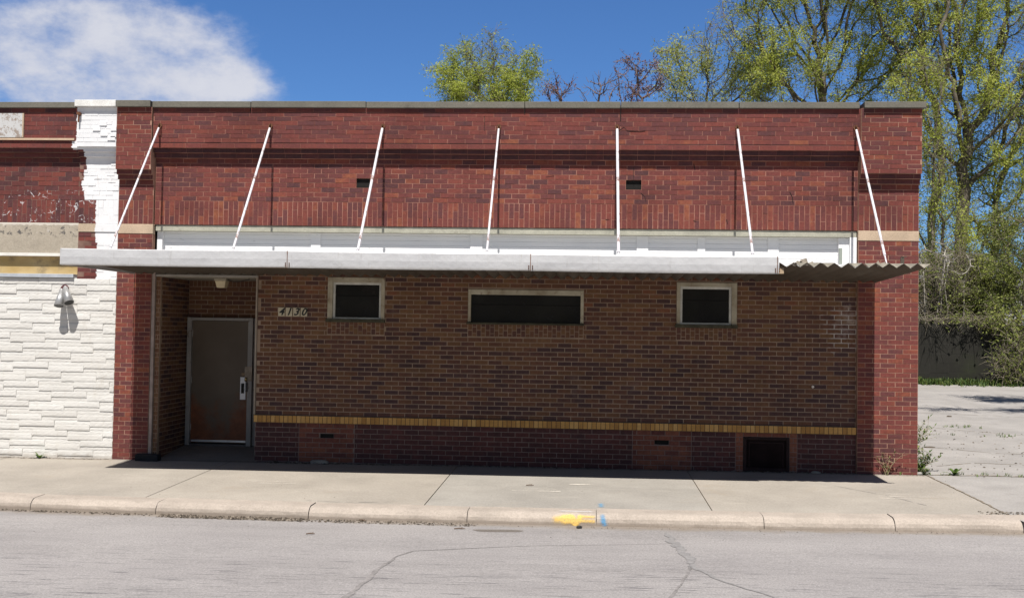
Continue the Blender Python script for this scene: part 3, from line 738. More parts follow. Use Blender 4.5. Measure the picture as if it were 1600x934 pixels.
mb.box(-5.335, -5.25, 1.15, 1.2, .06, 2.1)
mb.build('door_frame', m_frm, bld, bevel=.005)
mb = MB(); mb.box(-6.338, -5.412, 1.10, 1.2, .05, dz0+.0); mb.build('threshold', plain('threshold_metal', (.10, .09, .09), .5, .4), bld)
mb = MB(); mb.box(-6.32, -5.43, 1.128, 1.139, dz0+.03, dz0+.062); mb.build('door_sweep', plain('sweep_metal', (.55, .56, .58), .35, .5), dr)
m_alu = plain('bright_plate', (.72, .72, .74), .45, .2, vary=.1); m_blk = plain('black_metal', (.02, .02, .02), .5); m_brass = plain('tarnished_brass', (.42, .33, .17), .35, .9)
mb = MB(); mb.box(-5.535, -5.445, 1.128, 1.139, .80, 1.16); pl_ = mb.build('handle_plate', m_alu, dr, bevel=.003)
mb = MB(); mb.box(-5.515, -5.468, 1.118, 1.1275, .90, 1.06); mb.box(-5.497, -5.486, 1.09, 1.118, .92, .94); mb.box(-5.497, -5.486, 1.09, 1.118, 1.02, 1.04); mb.tube((-5.4915, 1.092, .91), (-5.4915, 1.092, 1.05), .008); mb.build('pull_handle', m_blk, pl_)
mb = MB(); mb.box(-5.515, -5.46, 1.122, 1.139, 1.175, 1.235); mb.build('deadbolt', plain('bolt_bronze', (.20, .14, .09), .5, .6), dr, bevel=.006)
mb = MB(); mb.box(-5.45, -5.33, 1.078, 1.089, 1.10, 1.33); mb.build('strike_guard', plain('guard_metal', (.30, .25, .20), .7, .3, vary=.5), bld, bevel=.003)
mb = MB(); mb.tube((-5.435, 1.075, 1.13), (-5.405, 1.07, 1.13), .028, .028, 12); mb.tube((-5.42, 1.07, 1.13), (-5.42, 1.05, 1.10), .016, .02, 8); mb.build('padlock', m_brass, dr)
mb = MB(); mb.box(-5.43, -5.40, 1.07, 1.09, .93, 1.08); mb.build('hasp', m_blk, dr)
for zc in (.35, 1.10, 1.85):
    mb = MB(); mb.tube((-6.338, 1.135, zc-.05), (-6.338, 1.135, zc+.05), .012, n=8); mb.build('hinge', m_frm, dr)

# rest of the shell: side walls, roof, rear
mb = MB(); lay(mb, (XR-.002, 0, 0), Y_, X_, .0, 16.0, -.1, 5.235, L=.205, H=.0705, J=.010, back=.2, bias=lambda u, v, r: .1+.8*r)
mb.build('side_wall', [m_red, m_mortar], bld)
mb = MB(); mb.box(XL, XR-.25, .3, 16, 4.75, 4.85); mb.box(XL, XR-.25, 15.8, 16, -.1, 4.74); mb.box(-6.3, -4.9, 1.30, 1.35, 0, 4.7)
mb.build('flat_roof', plain('roof_felt', (.12, .12, .12), .95), bld)
mb = MB(); mb.box(XR-.28, XR+.03, .31, 16, 5.236, 5.32); mb.build('side_coping', m_coping, bld)

# ------------------------------------------------------------------ house number
hn = thing('house_number', 'four small cream tiles reading 4130 in black italic digits beside the entry', 'house number', (-4.40, 0, 2.19))
m_tile = plain('cream_tile', (.52, .46, .33), .4, vary=.08); m_ink = plain('black_enamel', (.012, .012, .012), .5, vary=0)
for i, ch in enumerate('4130'):
    x0 = -4.622 + i*.1135
    mb = MB(); mb.box(x0, x0+.101, .004, .014, 2.135, 2.262); tl = mb.build('digit_tile', m_tile, hn, bevel=.002)
    cu = bpy.data.curves.new('digit', 'FONT'); cu.body = ch; cu.size = .15; cu.shear = .35; cu.offset = .0035; cu.extrude = .0015; cu.align_x = 'CENTER'
    to = bpy.data.objects.new('tmp', cu); C.objects.link(to); bpy.context.view_layer.update()
    me = bpy.data.meshes.new_from_object(to.evaluated_get(bpy.context.evaluated_depsgraph_get())); bpy.data.objects.remove(to)
    me.transform(Matrix.Rotation(R_(90), 4, 'X')); me.transform(Matrix.Translation((x0+.045-hn.location.x, .002, 2.152-hn.location.z)))
    me.materials.clear(); me.materials.append(m_ink)
    o = bpy.data.objects.new('digit', me); C.objects.link(o); o.parent = tl
    o.location = (0, 0, 0); o.matrix_parent_inverse = Matrix.Translation((0, 0, 0))
    # tile mesh is centred on the group's base: shift back by the tile's own offset
    o.location = -tl.location

# ------------------------------------------------------------------ porch light
p = at(347, 438, .45)
cl = thing('ceiling_light', 'small beige box light on the ceiling of the entry above the brown door', 'light', (p.x, .45, 2.70))
mb = MB(p); i0 = len(mb.v)
mb = MB((p.x, .45, 2.70))
x, y = p.x, .45
mb.v = [(x-.085, y-.085, 2.665), (x+.085, y-.085, 2.665), (x+.085, y+.085, 2.665), (x-.085, y+.085, 2.665), (x-.062, y-.062, 2.56), (x+.062, y-.062, 2.56), (x+.062, y+.062, 2.56), (x-.062, y+.062, 2.56)]
for q in ((0, 1, 2, 3), (7, 6, 5, 4), (4, 5, 1, 0), (5, 6, 2, 1), (6, 7, 3, 2), (7, 4, 0, 3)): mb.f.append(q); mb.m.append(0); mb.r.append(.5)
mb.build('shade', plain('yellowed_shade', (.62, .52, .34), .4), cl, bevel=.006)
mb = MB((x, y, 2.70)); mb.box(x-.095, x+.095, y-.095, y+.095, 2.666, 2.698); mb.build('base', plain('fixture_base', (.35, .31, .24), .6), cl, bevel=.003)
mb = MB((x, y, 2.70)); pr_ = [Vector((x+.09, y, 2.68)), Vector((x+.2, y-.05, 2.655)), Vector((x+.33, y-.1, 2.66)), Vector((x+.48, y-.16, 2.69))]
for a, b in zip(pr_[:-1], pr_[1:]): mb.tube(a, b, .008, n=6)
mb.build('cable', m_blk, cl)

# ------------------------------------------------------------------ awning
aw = thing('metal_awning', 'flat corrugated metal awning with pale fascia hung on seven white rods over the pavement', 'awning', (-1.34, 0, 2.76))
AX0, AX1, AY = -6.80, 4.125, -2.385
k = NM('grimy_galvanised', .75, .3); k.b.inputs['Metallic'].default_value = .0
c = k.ramp(k.noise(1.2, 7, .65, stretch=(1, .4, 1)), [(.3, (.070, .055, .040)), (.55, (.115, .095, .075)), (.75, (.165, .145, .12))])
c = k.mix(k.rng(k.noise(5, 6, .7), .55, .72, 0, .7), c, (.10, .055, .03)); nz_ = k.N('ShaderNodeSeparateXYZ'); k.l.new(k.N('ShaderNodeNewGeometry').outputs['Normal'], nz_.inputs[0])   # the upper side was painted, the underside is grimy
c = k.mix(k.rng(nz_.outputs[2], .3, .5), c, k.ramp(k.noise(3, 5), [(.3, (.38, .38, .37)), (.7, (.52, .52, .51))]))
k.col(c); m_deck = k.m
pit = .166; n = int((AX1-AX0)/(pit/2)); mb = MB((-1.34, 0, 2.76)); row = []
yy = np.linspace(AY, .035, 7)
for j_, y in enumerate(yy):
    t = (y-AY)/(0-AY); zc = 2.843*(1-t)+2.768*t
    for i in range(n+1):
        x = AX0 + (AX1-AX0)*i/n
        wear = (rng.uniform(-.006, .006) if (j_ == 0 and x > 2.3) else 0)
        mb.v.append((x, y+ (rng.uniform(-.01, .01) if j_ == 0 and x > 2.3 else 0), zc + (.030 if i % 2 == 0 else -.030)+wear))
for j_ in range(len(yy)-1):
    for i in range(n): a = j_*(n+1)+i; mb.f.append((a, a+1, a+n+2, a+n+1)); mb.m.append(0); mb.r.append(.5)
dk = mb.build('corrugated_deck', m_deck, aw); so = dk.modifiers.new('thick', 'SOLIDIFY'); so.thickness = .004
# fillers closing the valleys along the bare front edge
mb = MB((-1.34, 0, 2.76))
for i in range(n):
    x = AX0 + (AX1-AX0)*i/n
    if i % 2 == 0 and x > 2.42:
        dx = (AX1-AX0)/n; w = rng.uniform(.5, 1.0)
        if rng.random() < .12: continue
        for yv in (AY+.001, AY+.03):
            mb.quad([(x+dx*(1-w)*.7, yv, 2.868), (x+dx, yv, 2.818), (x+2*dx-.006, yv, 2.872)] if yv < AY+.02 else [(x+2*dx-.006, yv, 2.872), (x+dx, yv, 2.818), (x+dx*(1-w)*.7, yv, 2.868)])
        mb.quad([(x+dx*(1-w)*.7, AY+.001, 2.868), (x+2*dx-.006, AY+.001, 2.872), (x+2*dx-.006, AY+.03, 2.872), (x+dx*(1-w)*.7, AY+.03, 2.868)])
o = mb.build('closure_strip', plain('closure_filler', (.36, .33, .27), .9, vary=.35, scale=10), aw); o['kind'] = 'stuff'
k = NM('chalky_fascia_paint', .42, .4)
c = k.ramp(k.noise(.8, 6, .6, stretch=(1, 1, 3)), [(.3, (.44, .44, .45)), (.7, (.52, .52, .525))])
c = k.mix(k.rng(k.noise(6, 6, .7, stretch=(3, 1, .4)), .60, .75, 0, .45), c, (.30, .29, .28))
zz = k.xyz()[2]
c = k.mix(k.rng(k.math('ADD', zz, k.math('MULTIPLY', k.noise(7, 5, .7), .04)), 2.755, 2.785, .45, 0), c, (.28, .26, .23))
c = k.mix(k.rng(k.noise(4, 5, .7, stretch=(6, 1, .35), loc=(3, 0, 1)), .60, .74, 0, .5), c, (.34, .31, .27))
c = k.mix(k.rng(k.noise(11, 4, .7, loc=(7, 0, 1)), .70, .76, 0, .8), c, (.22, .11, .06))
k.col(c); k.bump(k.noise(2.2, 4, .5), .9, .04); m_fas = k.m
def fascia(x0, x1, y=-2.40, z0=2.728, z1=2.945, dz=0):
    mb = MB((-1.34, 0, 2.76)); nn = 24; pr = [(.05, z0+.006), (.004, z0), (0, z0+.012), (-.006, (z0+z1)/2), (0, z1-.012), (.006, z1), (.055, z1+.002)]
    base = len(mb.v)
    for i in range(nn+1):
        x = x0+(x1-x0)*i/nn; w = .004*math.sin(x*2.1)+rng.uniform(-.002, .002); sag = .006*math.sin((x-x0)/(x1-x0)*math.pi)
        for (dy, z) in pr: mb.v.append((x, y+dy+w, z+dz-sag))
    m = len(pr)
    for i in range(nn):
        for q in range(m-1): a = base+i*m+q; mb.f.append((a, a+m, a+m+1, a+1)); mb.m.append(0); mb.r.append(.5)
    o = mb.build('fascia_panel', m_fas, aw); so = o.modifiers.new('thick', 'SOLIDIFY'); so.thickness = .003; so.offset = -1
    return o
xa, xb = at(449, 407, -2.4).x, at(829, 412, -2.4).x
f1 = fascia(-6.815, xa-.003, dz=.004); f2 = fascia(xa+.003, xb-.003, dz=0); f3 = fascia(xb+.003, 2.362, dz=-.003)
m_rust = plain('rust', (.13, .055, .028), .9, vary=.5, scale=30)
for fo, xs in ((f2, (xa,)), (f3, (xb,)), (f3, (2.34,))):
    mb = MB((-1.34, 0, 2.76)); 
    for x in xs:
        for dx in (-.022, .026):
            for zz_ in (2.748, 2.768, 2.788): mb.tube((x+dx, -2.405, zz_), (x+dx, -2.416, zz_), .008, .006, 7)
        mb.box(x-.004, x+.004, -2.413, -2.40, 2.735, 2.94)
    r_ = mb.build('rusty_screws', m_rust, fo); r_.location = (0, 0, 0)
mb = MB((-1.34, 0, 2.76)); mb.box(-6.83, -6.815, -2.405, -.01, 2.735, 2.945); mb.build('end_panel', m_fas, aw, bevel=.003)
mb = MB((-1.34, 0, 2.76)); mb.box(-6.81, 2.43, -2.345, -2.30, 2.732, 2.80); mb.build('timber_nailer', plain('raw_timber', (.40, .30, .20), .85, vary=.3), aw)
# stub brackets left standing where the fascia fell off, and crumbled filler
mb = MB((-1.34, 0, 2.76)); p = at(1313, 400, -2.3); mb.box(p.x-.018, p.x+.022, -2.31, -2.285, 2.86, 3.06); mb.build('stub_bracket', plain('green_grey_strap', (.30, .33, .29), .6), aw, bevel=.003)
mb = MB((-1.34, 0, 2.76)); p = at(1410, 405, -2.3); mb.box(p.x-.02, p.x+.02, -2.31, -2.285, 2.86, 2.955); mb.box(p.x-.01, p.x+.05, -2.315, -2.28, 2.955, 2.963); mb.build('stub_bracket', m_deck, aw)
m_brf = plain('broken_filler', (.30, .26, .21), .9, vary=.4, scale=15)
for (px, w, h) in ((1247, .10, .06), (1256, .12, .09), (1268, .07, .05), (1240, .06, .04), (1380, .10, .05), (1374, .05, .07)):
    mb = MB((-1.34, 0, 2.76)); p = at(px, 415, -2.36); a = rng.uniform(-.5, .5)
    q = [Vector((-w/2, 0, 0)), Vector((w/2, 0, rng.uniform(-.02, .02))), Vector((w/2*.6, 0, h)), Vector((-w/3, 0, h*.8))]
    q = [Vector((v.x*math.cos(a)-v.z*math.sin(a), 0, v.x*math.sin(a)+v.z*math.cos(a)))+Vector((p.x, -2.37, 2.835)) for v in q]
    i = len(mb.v); mb.v += [tuple(v) for v in q]+[tuple(v+Vector((.01, .05, .004))) for v in q]
    for f_ in ((0, 1, 2, 3), (7, 6, 5, 4), (0, 4, 5, 1), (1, 5, 6, 2), (2, 6, 7, 3), (3, 7, 4, 0)): mb.f.append(tuple(i+a_ for a_ in f_)); mb.m.append(0); mb.r.append(.5)
    mb.build('broken_filler', m_brf, aw)
#, (.30, .26, .21), .9, vary=.4, scale=15), aw)
# rods
k = NM('rod_paint', .5, .4); c = k.mix(k.rng(k.noise(5, 6, .75, stretch=(1, 1, .5)), .56, .68, 0, .9), (.62, .60, .63), (.20, .09, .055)); k.col(c); m_rod = k.m
rx = [-6.443, -4.752, -3.06, -1.336, .395, 2.13, 3.812]; rs = [.015, .017, .019, .015, .020, .018, .017]
for x, rr in zip(rx, rs):
    T = Vector((x, -.165, 4.955)); Bm = Vector((x, -1.86, 2.89)); dd = (Bm-T).normalized()
    mb = MB((x, -.165, 4.955)); mb.tube(T+dd*.05, Bm-dd*.16, rr, rr, 10); mb.tube(Bm-dd*.17, Bm, rr*.55, rr*.55, 8)
    o = mb.build('support_rod', m_rod, aw, smooth=False)
    mb = MB((x, -.165, 4.955)); mb.tube((x, -.10, 4.965), (x, -.175, 4.965), .010, n=8)
    for q in range(10):
        a0, a1 = q*.628, (q+1)*.628
        mb.tube((x, -.19+.026*math.cos(a0), 4.962+.026*math.sin(a0)), (x, -.19+.026*math.cos(a1), 4.962+.026*math.sin(a1)), .007, n=5, cap=False)
    mb.tube((x, -.142, 4.965), (x, -.15, 4.965), .034, n=12)
    mb.tube(T-dd*.01+Vector((.022, 0, 0)), T+dd*.06+Vector((.018, 0, 0)), .007); mb.tube(T-dd*.01-Vector((.022, 0, 0)), T+dd*.06-Vector((.018, 0, 0)), .007)
    mb.build('eye_bolt', m_rust, o)
    mb = MB((x, -.165, 4.955)); mb.box(x-.022, x-.016, -1.89, -1.83, 2.83, 2.92); mb.box(x+.016, x+.022, -1.89, -1.83, 2.83, 2.92); mb.tube((x-.03, -1.86, 2.90), (x+.03, -1.86, 2.90), .007); mb.build('foot_bracket', m_rust, o)
# vertical fixing scar below the rods on the wall is only their shadow: nothing to build

# ------------------------------------------------------------------ neighbouring shop
nb = thing('white_stone_shop', 'neighbouring shop faced in white split stone below old brick, its end pier painted white', 'building', (-9.5, 0, 0))
def paint_mask(k, extra=True):
    x, y, z = k.xyz()
    t = k.math('DIVIDE', k.math('SUBTRACT', z, 2.6), 2.8)
    def zt(z_): return (z_-2.6)/2.8
    e = lambda x_: (x_+8.0)/1.0        # encode the paint's left edge
    st = [(0, e(-7.42)), (zt(2.99), e(-7.42)), (zt(3.20), e(-7.45)), (zt(3.50), e(-7.455)), (zt(3.84), e(-7.64)), (zt(3.98), e(-7.68)), (zt(4.14), e(-7.66)), (zt(4.30), e(-7.62)), (zt(4.50), e(-7.63)), (zt(4.60), e(-7.80)), (zt(4.72), e(-7.735)), (1, e(-7.735))]
    r = k.N('ShaderNodeValToRGB'); k.put(r.inputs[0], t); el = r.color_ramp.elements
    while len(el) < len(st): el.new(.5)
    for i, (p_, v) in enumerate(st): el[i].position = min(max(p_, 0), 1); el[i].color = (v, v, v, 1)
    r.color_ramp.interpolation = 'CONSTANT'
    edge = k.math('SUBTRACT', r.outputs[0], 8.0)
    d = k.math('SUBTRACT', x, edge)
    d = k.math('ADD', d, k.math('MULTIPLY', k.math('SUBTRACT', k.noise(9, 6, .75, stretch=(.6, 1, 2.2)), .5), .11))
    m = k.rng(d, -.004, .004)
    if extra:   # flecks of old paint where lettering was scraped away
        fz = k.math('MULTIPLY', k.rng(z, 3.50, 3.60), k.rng(z, 4.0, 3.93)); 
        fz = k.math('MULTIPLY', k.rng(z, 3.48, 3.52), k.math('SUBTRACT', 1.0, k.rng(z, 3.97, 4.02)))
        fl = k.rng(k.noise(8, 6, .8, loc=(3, 3, 8)), .615, .645)
        lines = k.rng(k.voro(4.2, 'DISTANCE_TO_EDGE'), .020, .008)
        lines = k.math('MULTIPLY', k.rng(k.voro(9.5, 'DISTANCE_TO_EDGE'), .05, .03), k.rng(k.noise(7, 4, .6, loc=(4, 1, 6)), .54, .60))
        m = k.math('MAXIMUM', m, k.math('MULTIPLY', fz, k.math('MAXIMUM', k.math('MULTIPLY', fl, .8), k.math('MULTIPLY', lines, .6))))
    return m
def painted(k):
    src = k.b.inputs['Base Color'].links[0].from_socket
    pc = k.ramp(k.noise(5, 5), [(.3, (.70, .705, .72)), (.7, (.78, .78, .79))])
    pc = k.mix(k.rng(k.noise(7, 7, .75, stretch=(1.6, 1, .7), loc=(6, 1, 2)), .56, .72, 0, .5), pc, (.48, .44, .42))
    k.col(k.mix(paint_mask(k), src, pc)); return k.m
m_redp = painted(brick_mat('red_brick_part_painted', RED))
k = NM('mortar_part_painted', .95, .1); k.col(k.ramp(k.noise(3, 6, .6), [(0.3, (0.12, 0.06, 0.05)), (0.7, (0.30, 0.20, 0.16))])); m_morp = painted(k)
m_limep = painted(concrete('limestone_part_painted', (0.48, 0.38, 0.28), (0.3, 0.23, 0.18), 4, .6))
NX0, NXP, NX1 = -14.0, -7.72, XL-.004
mb = MB()
bb = lambda u, v, r: .05+.7*r
lay(mb, (0, 0, 0), X_, NF, NX0, NXP, 3.50, 3.85, L=.235, H=.0755, J=.007, soldier=True, off=.45, bias=bb)
lay(mb, (0, 0, 0), X_, NF, NX0, NXP, 3.85, 4.49, L=.212, H=.0711, J=.007, bias=bb)
lay(mb, (0, -.05, 0), X_, NF, NX0, NXP, 4.49, 4.56, L=.25, H=.07, J=.005, back=.1, bias=bb)
lay(mb, (0, -.095, 0), X_, NF, NX0, NXP, 4.56, 4.62, L=.25, H=.06, J=.005, back=.15, bias=bb)
lay(mb, (0, -.14, 0), X_, NF, NX0, NXP, 4.62, 5.225, L=.262, H=.067, J=.0055, back=.2, offs=(0, .5, .22, .71), bias=bb)
mb.box(NX0, NX1, .10, .24, -.1, 5.2, 1)
nw = mb.build('brick_wall', [m_redp, m_morp], nb)
mb = MB(); J5 = .009
lay(mb, (0, -.03, 0), X_, NF, NXP, NX1, 2.62, 3.36, L=.205, H=.0677, J=.009, back=.13, jit=.004, bias=bb)
lay(mb, (0, -.03, 0), X_, NF, NXP, NX1, 3.49, 3.85, L=.235, H=.0755, J=.007, soldier=True, off=.45, back=.13, bias=bb)
lay(mb, (0, -.03, 0), X_, NF, NXP, NX1, 3.85, 4.06, L=.212, H=.0711, J=.007, back=.13, jit=.005, bias=bb)
lay(mb, (0, -.03, 0), X_, NF, NXP, NX1, 4.06, 4.42, L=.13, H=.052, J=.010, back=.13, jit=.006, offs=(0, .4, .7, .2), bias=bb)
lay(mb, (0, -.03, 0), X_, NF, NXP, NX1, 4.42, 4.50, L=.212, H=.0711, J=.007, back=.13, jit=.005, bias=bb)
lay(mb, (0, -.08, 0), X_, NF, NXP, NX1, 4.50, 4.57, L=.25, H=.07, J=.005, back=.15, bias=bb)
lay(mb, (0, -.12, 0), X_, NF, NXP, NX1, 4.57, 4.64, L=.25, H=.07, J=.005, back=.18, bias=bb)
lay(mb, (0, -.165, 0), X_, NF, NXP, NX1, 4.64, 5.235, L=.22, H=.066, J=.008, back=.22, jit=.002, bias=bb)
for (px, py) in ((150, 204), (162, 212), (173, 219), (186, 227), (160, 196), (178, 204), (178, 214)):   # bricks left standing proud down the pier
    p = at(px, py, -.17); mb.box(p.x-.05, min(p.x+.07, NX1), -.178, -.16, p.z-.005, p.z+.055, 0, .5)
mb.build('painted_pier', [m_redp, m_morp], nb)
mb = MB(); mb.box(NXP, NX1, -.04, .08, 3.363, 3.487); mb.build('stone_block', m_limep, nb, bevel=.005)
mb = MB(); mb.box(NX0, -10.5, -.19, .3, 5.222, 5.305); mb.box(-10.49, NXP-.025, -.19, .3, 5.222, 5.308); mb.build('coping', m_coping, nb, bevel=.006)
mb = MB(); mb.box(NXP-.02, NX1, -.225, .3, 5.237, 5.335); mb.build('painted_coping', concrete('painted_coping_stone', (.78, .77, .74), (.5, .48, .44), 5, .7).m, nb, bevel=.005)
mb = MB(); mb.box(NX0, -7.70, -.012, .10, 3.04, 3.497); mb.build('lintel', m_lintel, nb, bevel=.006)
mb = MB(); mb.box(NX0, -7.71, -.035, .09, 2.99, 3.037); mb.build('white_strip', plain('strip_paint', (.72, .70, .65), .6), nb, bevel=.003)
k = NM('stained_panel', .7, .3); k.col(k.mix(k.rng(k.noise(4, 7, .7), .5, .7, 0, .8), k.ramp(k.noise(2, 5, .6, stretch=(1, 1, 2)), [(.3, (.38, .26, .10)), (.7, (.50, .38, .20))]), (.20, .15, .09)))
mb = MB(); mb.box(NX0, -7.74, .05, .09, 2.72, 2.988); mb.build('stained_panel', k.m, nb)
mb = MB(); mb.box(NX0, -7.76, -.075, .05, 2.665, 2.72); mb.build('metal_flashing', plain('flashing_metal', (.55, .58, .62), .4, .4), nb, bevel=.004)
mb = MB(); mb.box(NX0, -7.76, -.165, -.13, 4.735, 4.765); mb.build('ledge_strip', plain('ledge_paint', (.50, .37, .26), .8), nb)
mb = MB(); mb.box(NX0, at(35, 200, -.16).x, -.165, -.13, 4.775, 5.14)
k = NM('peeling_panel', .8, .2); k.col(k.mix(k.rng(k.noise(9, 7, .75), .48, .56, 0, .85), (.52, .52, .52), (.26, .20, .16))); pp_ = mb.build('peeling_panel', k.m, nb)
mb = MB(); xe = at(35, 200, -.16).x; mb.box(xe, xe+.022, -.17, -.13, 4.775, 5.14); mb.build('panel_edge', m_lime, nb)
mb = MB(); x = at(123, 190, -.2).x
mb.tube((x, -.13, 5.13), (x, -.22, 5.13), .028, .028, 10); mb.tube((x, -.2, 5.13), (x, -.21, 5.0), .014, .012, 8); mb.build('sign_bracket', m_rust, nb)
# split-stone veneer: long thin stones, rough faced, each its own height of relief
k = NM('white_painted_stone', .8, .25); c = k.ramp(k.noise(1.4, 7, .6), [(.3, (.60, .59, .565)), (.7, (.68, .67, .645))])
c = k.mix(1.0, c, k.ramp(k.attr('rnd'), [(0, (.95, .94, .93)), (1, (1.04, 1.04, 1.04))]), 'MULTIPLY')
c = k.mix(k.rng(k.noise(3.5, 7, .72, stretch=(1.6, 1, .5), loc=(2, 2, 7)), .54, .76, 0, .55), c, (.46, .42, .36))
x, y, z = k.xyz(); c = k.mix(k.rng(k.math('ADD', z, k.math('MULTIPLY', k.noise(6, 5, .7), .25)), .07, .18, .55, 0), c, (.36, .31, .25)); k.col(c); k.bump(k.noise(50, 6, .7), .35, .008); m_stone = k.m
mb = MB(); mb.box(NX0, NX1, -.025, .09, -.1, 2.66)
sr = random.Random(9)
def stone(x0, x1, za, zb, pr, rv):
    if x1-x0 < .03 or zb-za < .008: return
    nx = max(2, int((x1-x0)/.03)); nz = 4 if zb-za > .05 else 2; b = len(mb.v)
    for zi in range(nz+1):
        for xi in range(nx+1):
            ed = xi in (0, nx) or zi in (0, nz)
            d = pr-.002+sr.uniform(-.001, .0006) if ed else pr + sr.uniform(-.0012, .0012)
            za_ = za+(.004 if zb-za > .06 else .0015)
            mb.v.append((x0+.0015+(x1-x0-.003)*xi/nx, -.025-d, za_+(zb-za_)*zi/nz + (sr.uniform(-.002, .002) if zi == 0 else 0)))
    for zi in range(nz):
        for xi in range(nx): a = b+zi*(nx+1)+xi; mb.f.append((a, a+1, a+nx+2, a+nx+1)); mb.m.append(0); mb.r.append(rv)
    b2 = len(mb.v)
    for zi in (0, nz):
        for xi in range(nx+1): v = mb.v[b+zi*(nx+1)+xi]; mb.v.append((v[0], -.02, v[2]))
    for xi in range(nx):
        a = b+xi; mb.f.append((b2+xi, b2+xi+1, a+1, a)); mb.m.append(0); mb.r.append(rv)
        a = b+nz*(nx+1)+xi; q = b2+nx+1+xi; mb.f.append((a, a+1, q+1, q)); mb.m.append(0); mb.r.append(rv)
    mb.f.append((b, b+nz*(nx+1), b2+nx+1, b2)); mb.m.append(0); mb.r.append(rv)
    a = b+nx; mb.f.append((b2+nx, b2+2*nx+1, a+nz*(nx+1), a)); mb.m.append(0); mb.r.append(rv)
z = -.075; row = 0
while z < 2.66:
    H = .1465; x = NX0 - .55*((row*.37) % 1.0); ty = row % 2
    while x < NX1:
        x1 = x+.55; a, b_ = max(x, NX0), min(x1, NX1); rv = sr.random(); tk = .090; pr = sr.uniform(.013, .017)
        zt = min(z+H, 2.66); big = (zt-tk, zt-.001) if ty else (z+.001, min(z+tk, 2.66)); thin = (z+.001, zt-tk-.001) if ty else (min(z+tk+.001, 2.66), zt-.001)
        stone(a, b_, *big, pr, rv); stone(a, b_, *thin, sr.uniform(.003, .007), sr.random())
        x = x1; ty = 1-ty
    z += H; row += 1
mb.build('stone_veneer', m_stone, nb)
mb = MB(); mb.box(NX0, NX1, .3, 16, 4.75, 4.85); mb.box(NX0, NX1, 15.8, 16, -.1, 4.74); mb.box(NX0, NX0+.2, .25, 15.8, -.1, 5.2); mb.build('flat_roof', plain('felt', (.12, .12, .12), .95), nb)

# twin spotlight on the stone
p = at(99, 453, -.10)
sp = thing('twin_wall_light', 'wall light with two silver cone shades on the white stone wall', 'wall light', (p.x, -.05, p.z))
k = NM('brushed_silver', .42, .5); k.b.inputs['Metallic'].default_value = .55; k.col(k.ramp(k.noise(8, 4), [(.3, (.34, .34, .34)), (.7, (.52, .52, .52))])); m_sil = k.m
mb = MB(sp.location); mb.tube((p.x, -.045, p.z+.02), (p.x, -.075, p.z+.02), .062, .058, 18); mb.build('backplate', plain('maroon_plate', (.12, .04, .045), .5), sp)
for (tx, ty, bx, by, r0, r1) in ((96, 453, 92, 478, .030, .073), (102, 449, 108, 473, .032, .075)):
    yt, yb = -.12, -.215
    T, Bv = at(tx, ty, yt), at(bx, by, yb)
    mb = MB(sp.location); mb.tube(T, Bv, r0, r1, 24, cap=False); d = (Bv-T).normalized(); mb.tube(T-d*.02, T, r0*.5, r0, 24, cap=False); mb.tube(T-d*.021, T-d*.02, r0*.5, r0*.5, 16)
    o = mb.build('lamp_shade', m_sil, sp, smooth=True); so = o.modifiers.new('t', 'SOLIDIFY'); so.thickness = .003
    mb = MB(sp.location); mb.tube(Bv-d*.012, Bv-d*.006, r1*.90, r1*.92, 20); q = mb.build('dark_mouth', plain('mouth_dark', (.03, .03, .03), .4), o); q.location = (0, 0, 0)  # dark disc painted in for the shaded inside of the cone
    mb = MB(sp.location); mb.tube((p.x, -.07, p.z+.02), T-d*.01, .011, n=8); mb.build('arm', plain('arm_metal', (.12, .06, .06), .5), sp)

# black block at the foot of the corner post
p0, p1 = atg(207, 721), atg(245, 721)
blk = MB(((p0.x+p1.x)/2, -.12, gz(-6.6, -.1))); bz = gz(-6.6, -.1)
blk.box(p0.x, p1.x, -.20, -.06, bz, bz+.10); o = blk.build('rubber_block', plain('black_rubber', (.015, .015, .017), .8, vary=.3), bevel=.012)
tag(o, 'black rubber block lying at the foot of the entry corner post', 'block')

# ------------------------------------------------------------------ trees
def colonize(seed, base, blobs, n_attr, step, kill, infl, up=.15, maxit=260, jitter=.25, init=None, hollow=.0):
    r = np.random.default_rng(seed)
    vol = np.array([b[3]*b[4]*b[5] for b in blobs]); pk = vol/vol.sum(); A = []
    for b, f in zip(blobs, pk):
        m = max(8, int(n_attr*f)); d = r.normal(size=(m, 3)); d /= np.linalg.norm(d, axis=1)[:, None]
        rad = r.random(m)**(1/3); rad = np.maximum(rad, hollow*r.random(m))
        A.append(np.array(b[:3]) + d*rad[:, None]*np.array(b[3:6]))
    A = np.concatenate(A)
    nodes = [np.array(base, float)]; par = [-1]
    if init:
        for p_ in init: nodes.append(np.array(p_, float)); par.append(len(nodes)-2)
    N = np.array(nodes)
    D = np.linalg.norm(A[:, None]-N[None], axis=2); near = D.argmin(1); dist = D.min(1)
    for it in range(maxit):
        if len(A) == 0: break
        act = dist < max(infl, dist.min()*1.05)
        idx = near[act]; dirs = A[act]-N[idx]; dirs /= np.linalg.norm(dirs, axis=1)[:, None]+1e-9
        u, inv = np.unique(idx, return_inverse=True); S = np.zeros((len(u), 3)); np.add.at(S, inv, dirs)
        S /= np.linalg.norm(S, axis=1)[:, None]+1e-9
        S += r.normal(size=S.shape)*jitter; S[:, 2] += up
        S /= np.linalg.norm(S, axis=1)[:, None]+1e-9
        new = N[u]+S*step
        k0 = len(N); N = np.vstack([N, new]); par += list(u)
        D = np.linalg.norm(A[:, None]-new[None], axis=2); dm = D.min(1); da = D.argmin(1)+k0
        b = dm < dist; near[b] = da[b]; dist[b] = dm[b]
        keep = dist > kill; A, near, dist = A[keep], near[keep], dist[keep]
        if len(N) > 9000: break
    return N, np.array(par)
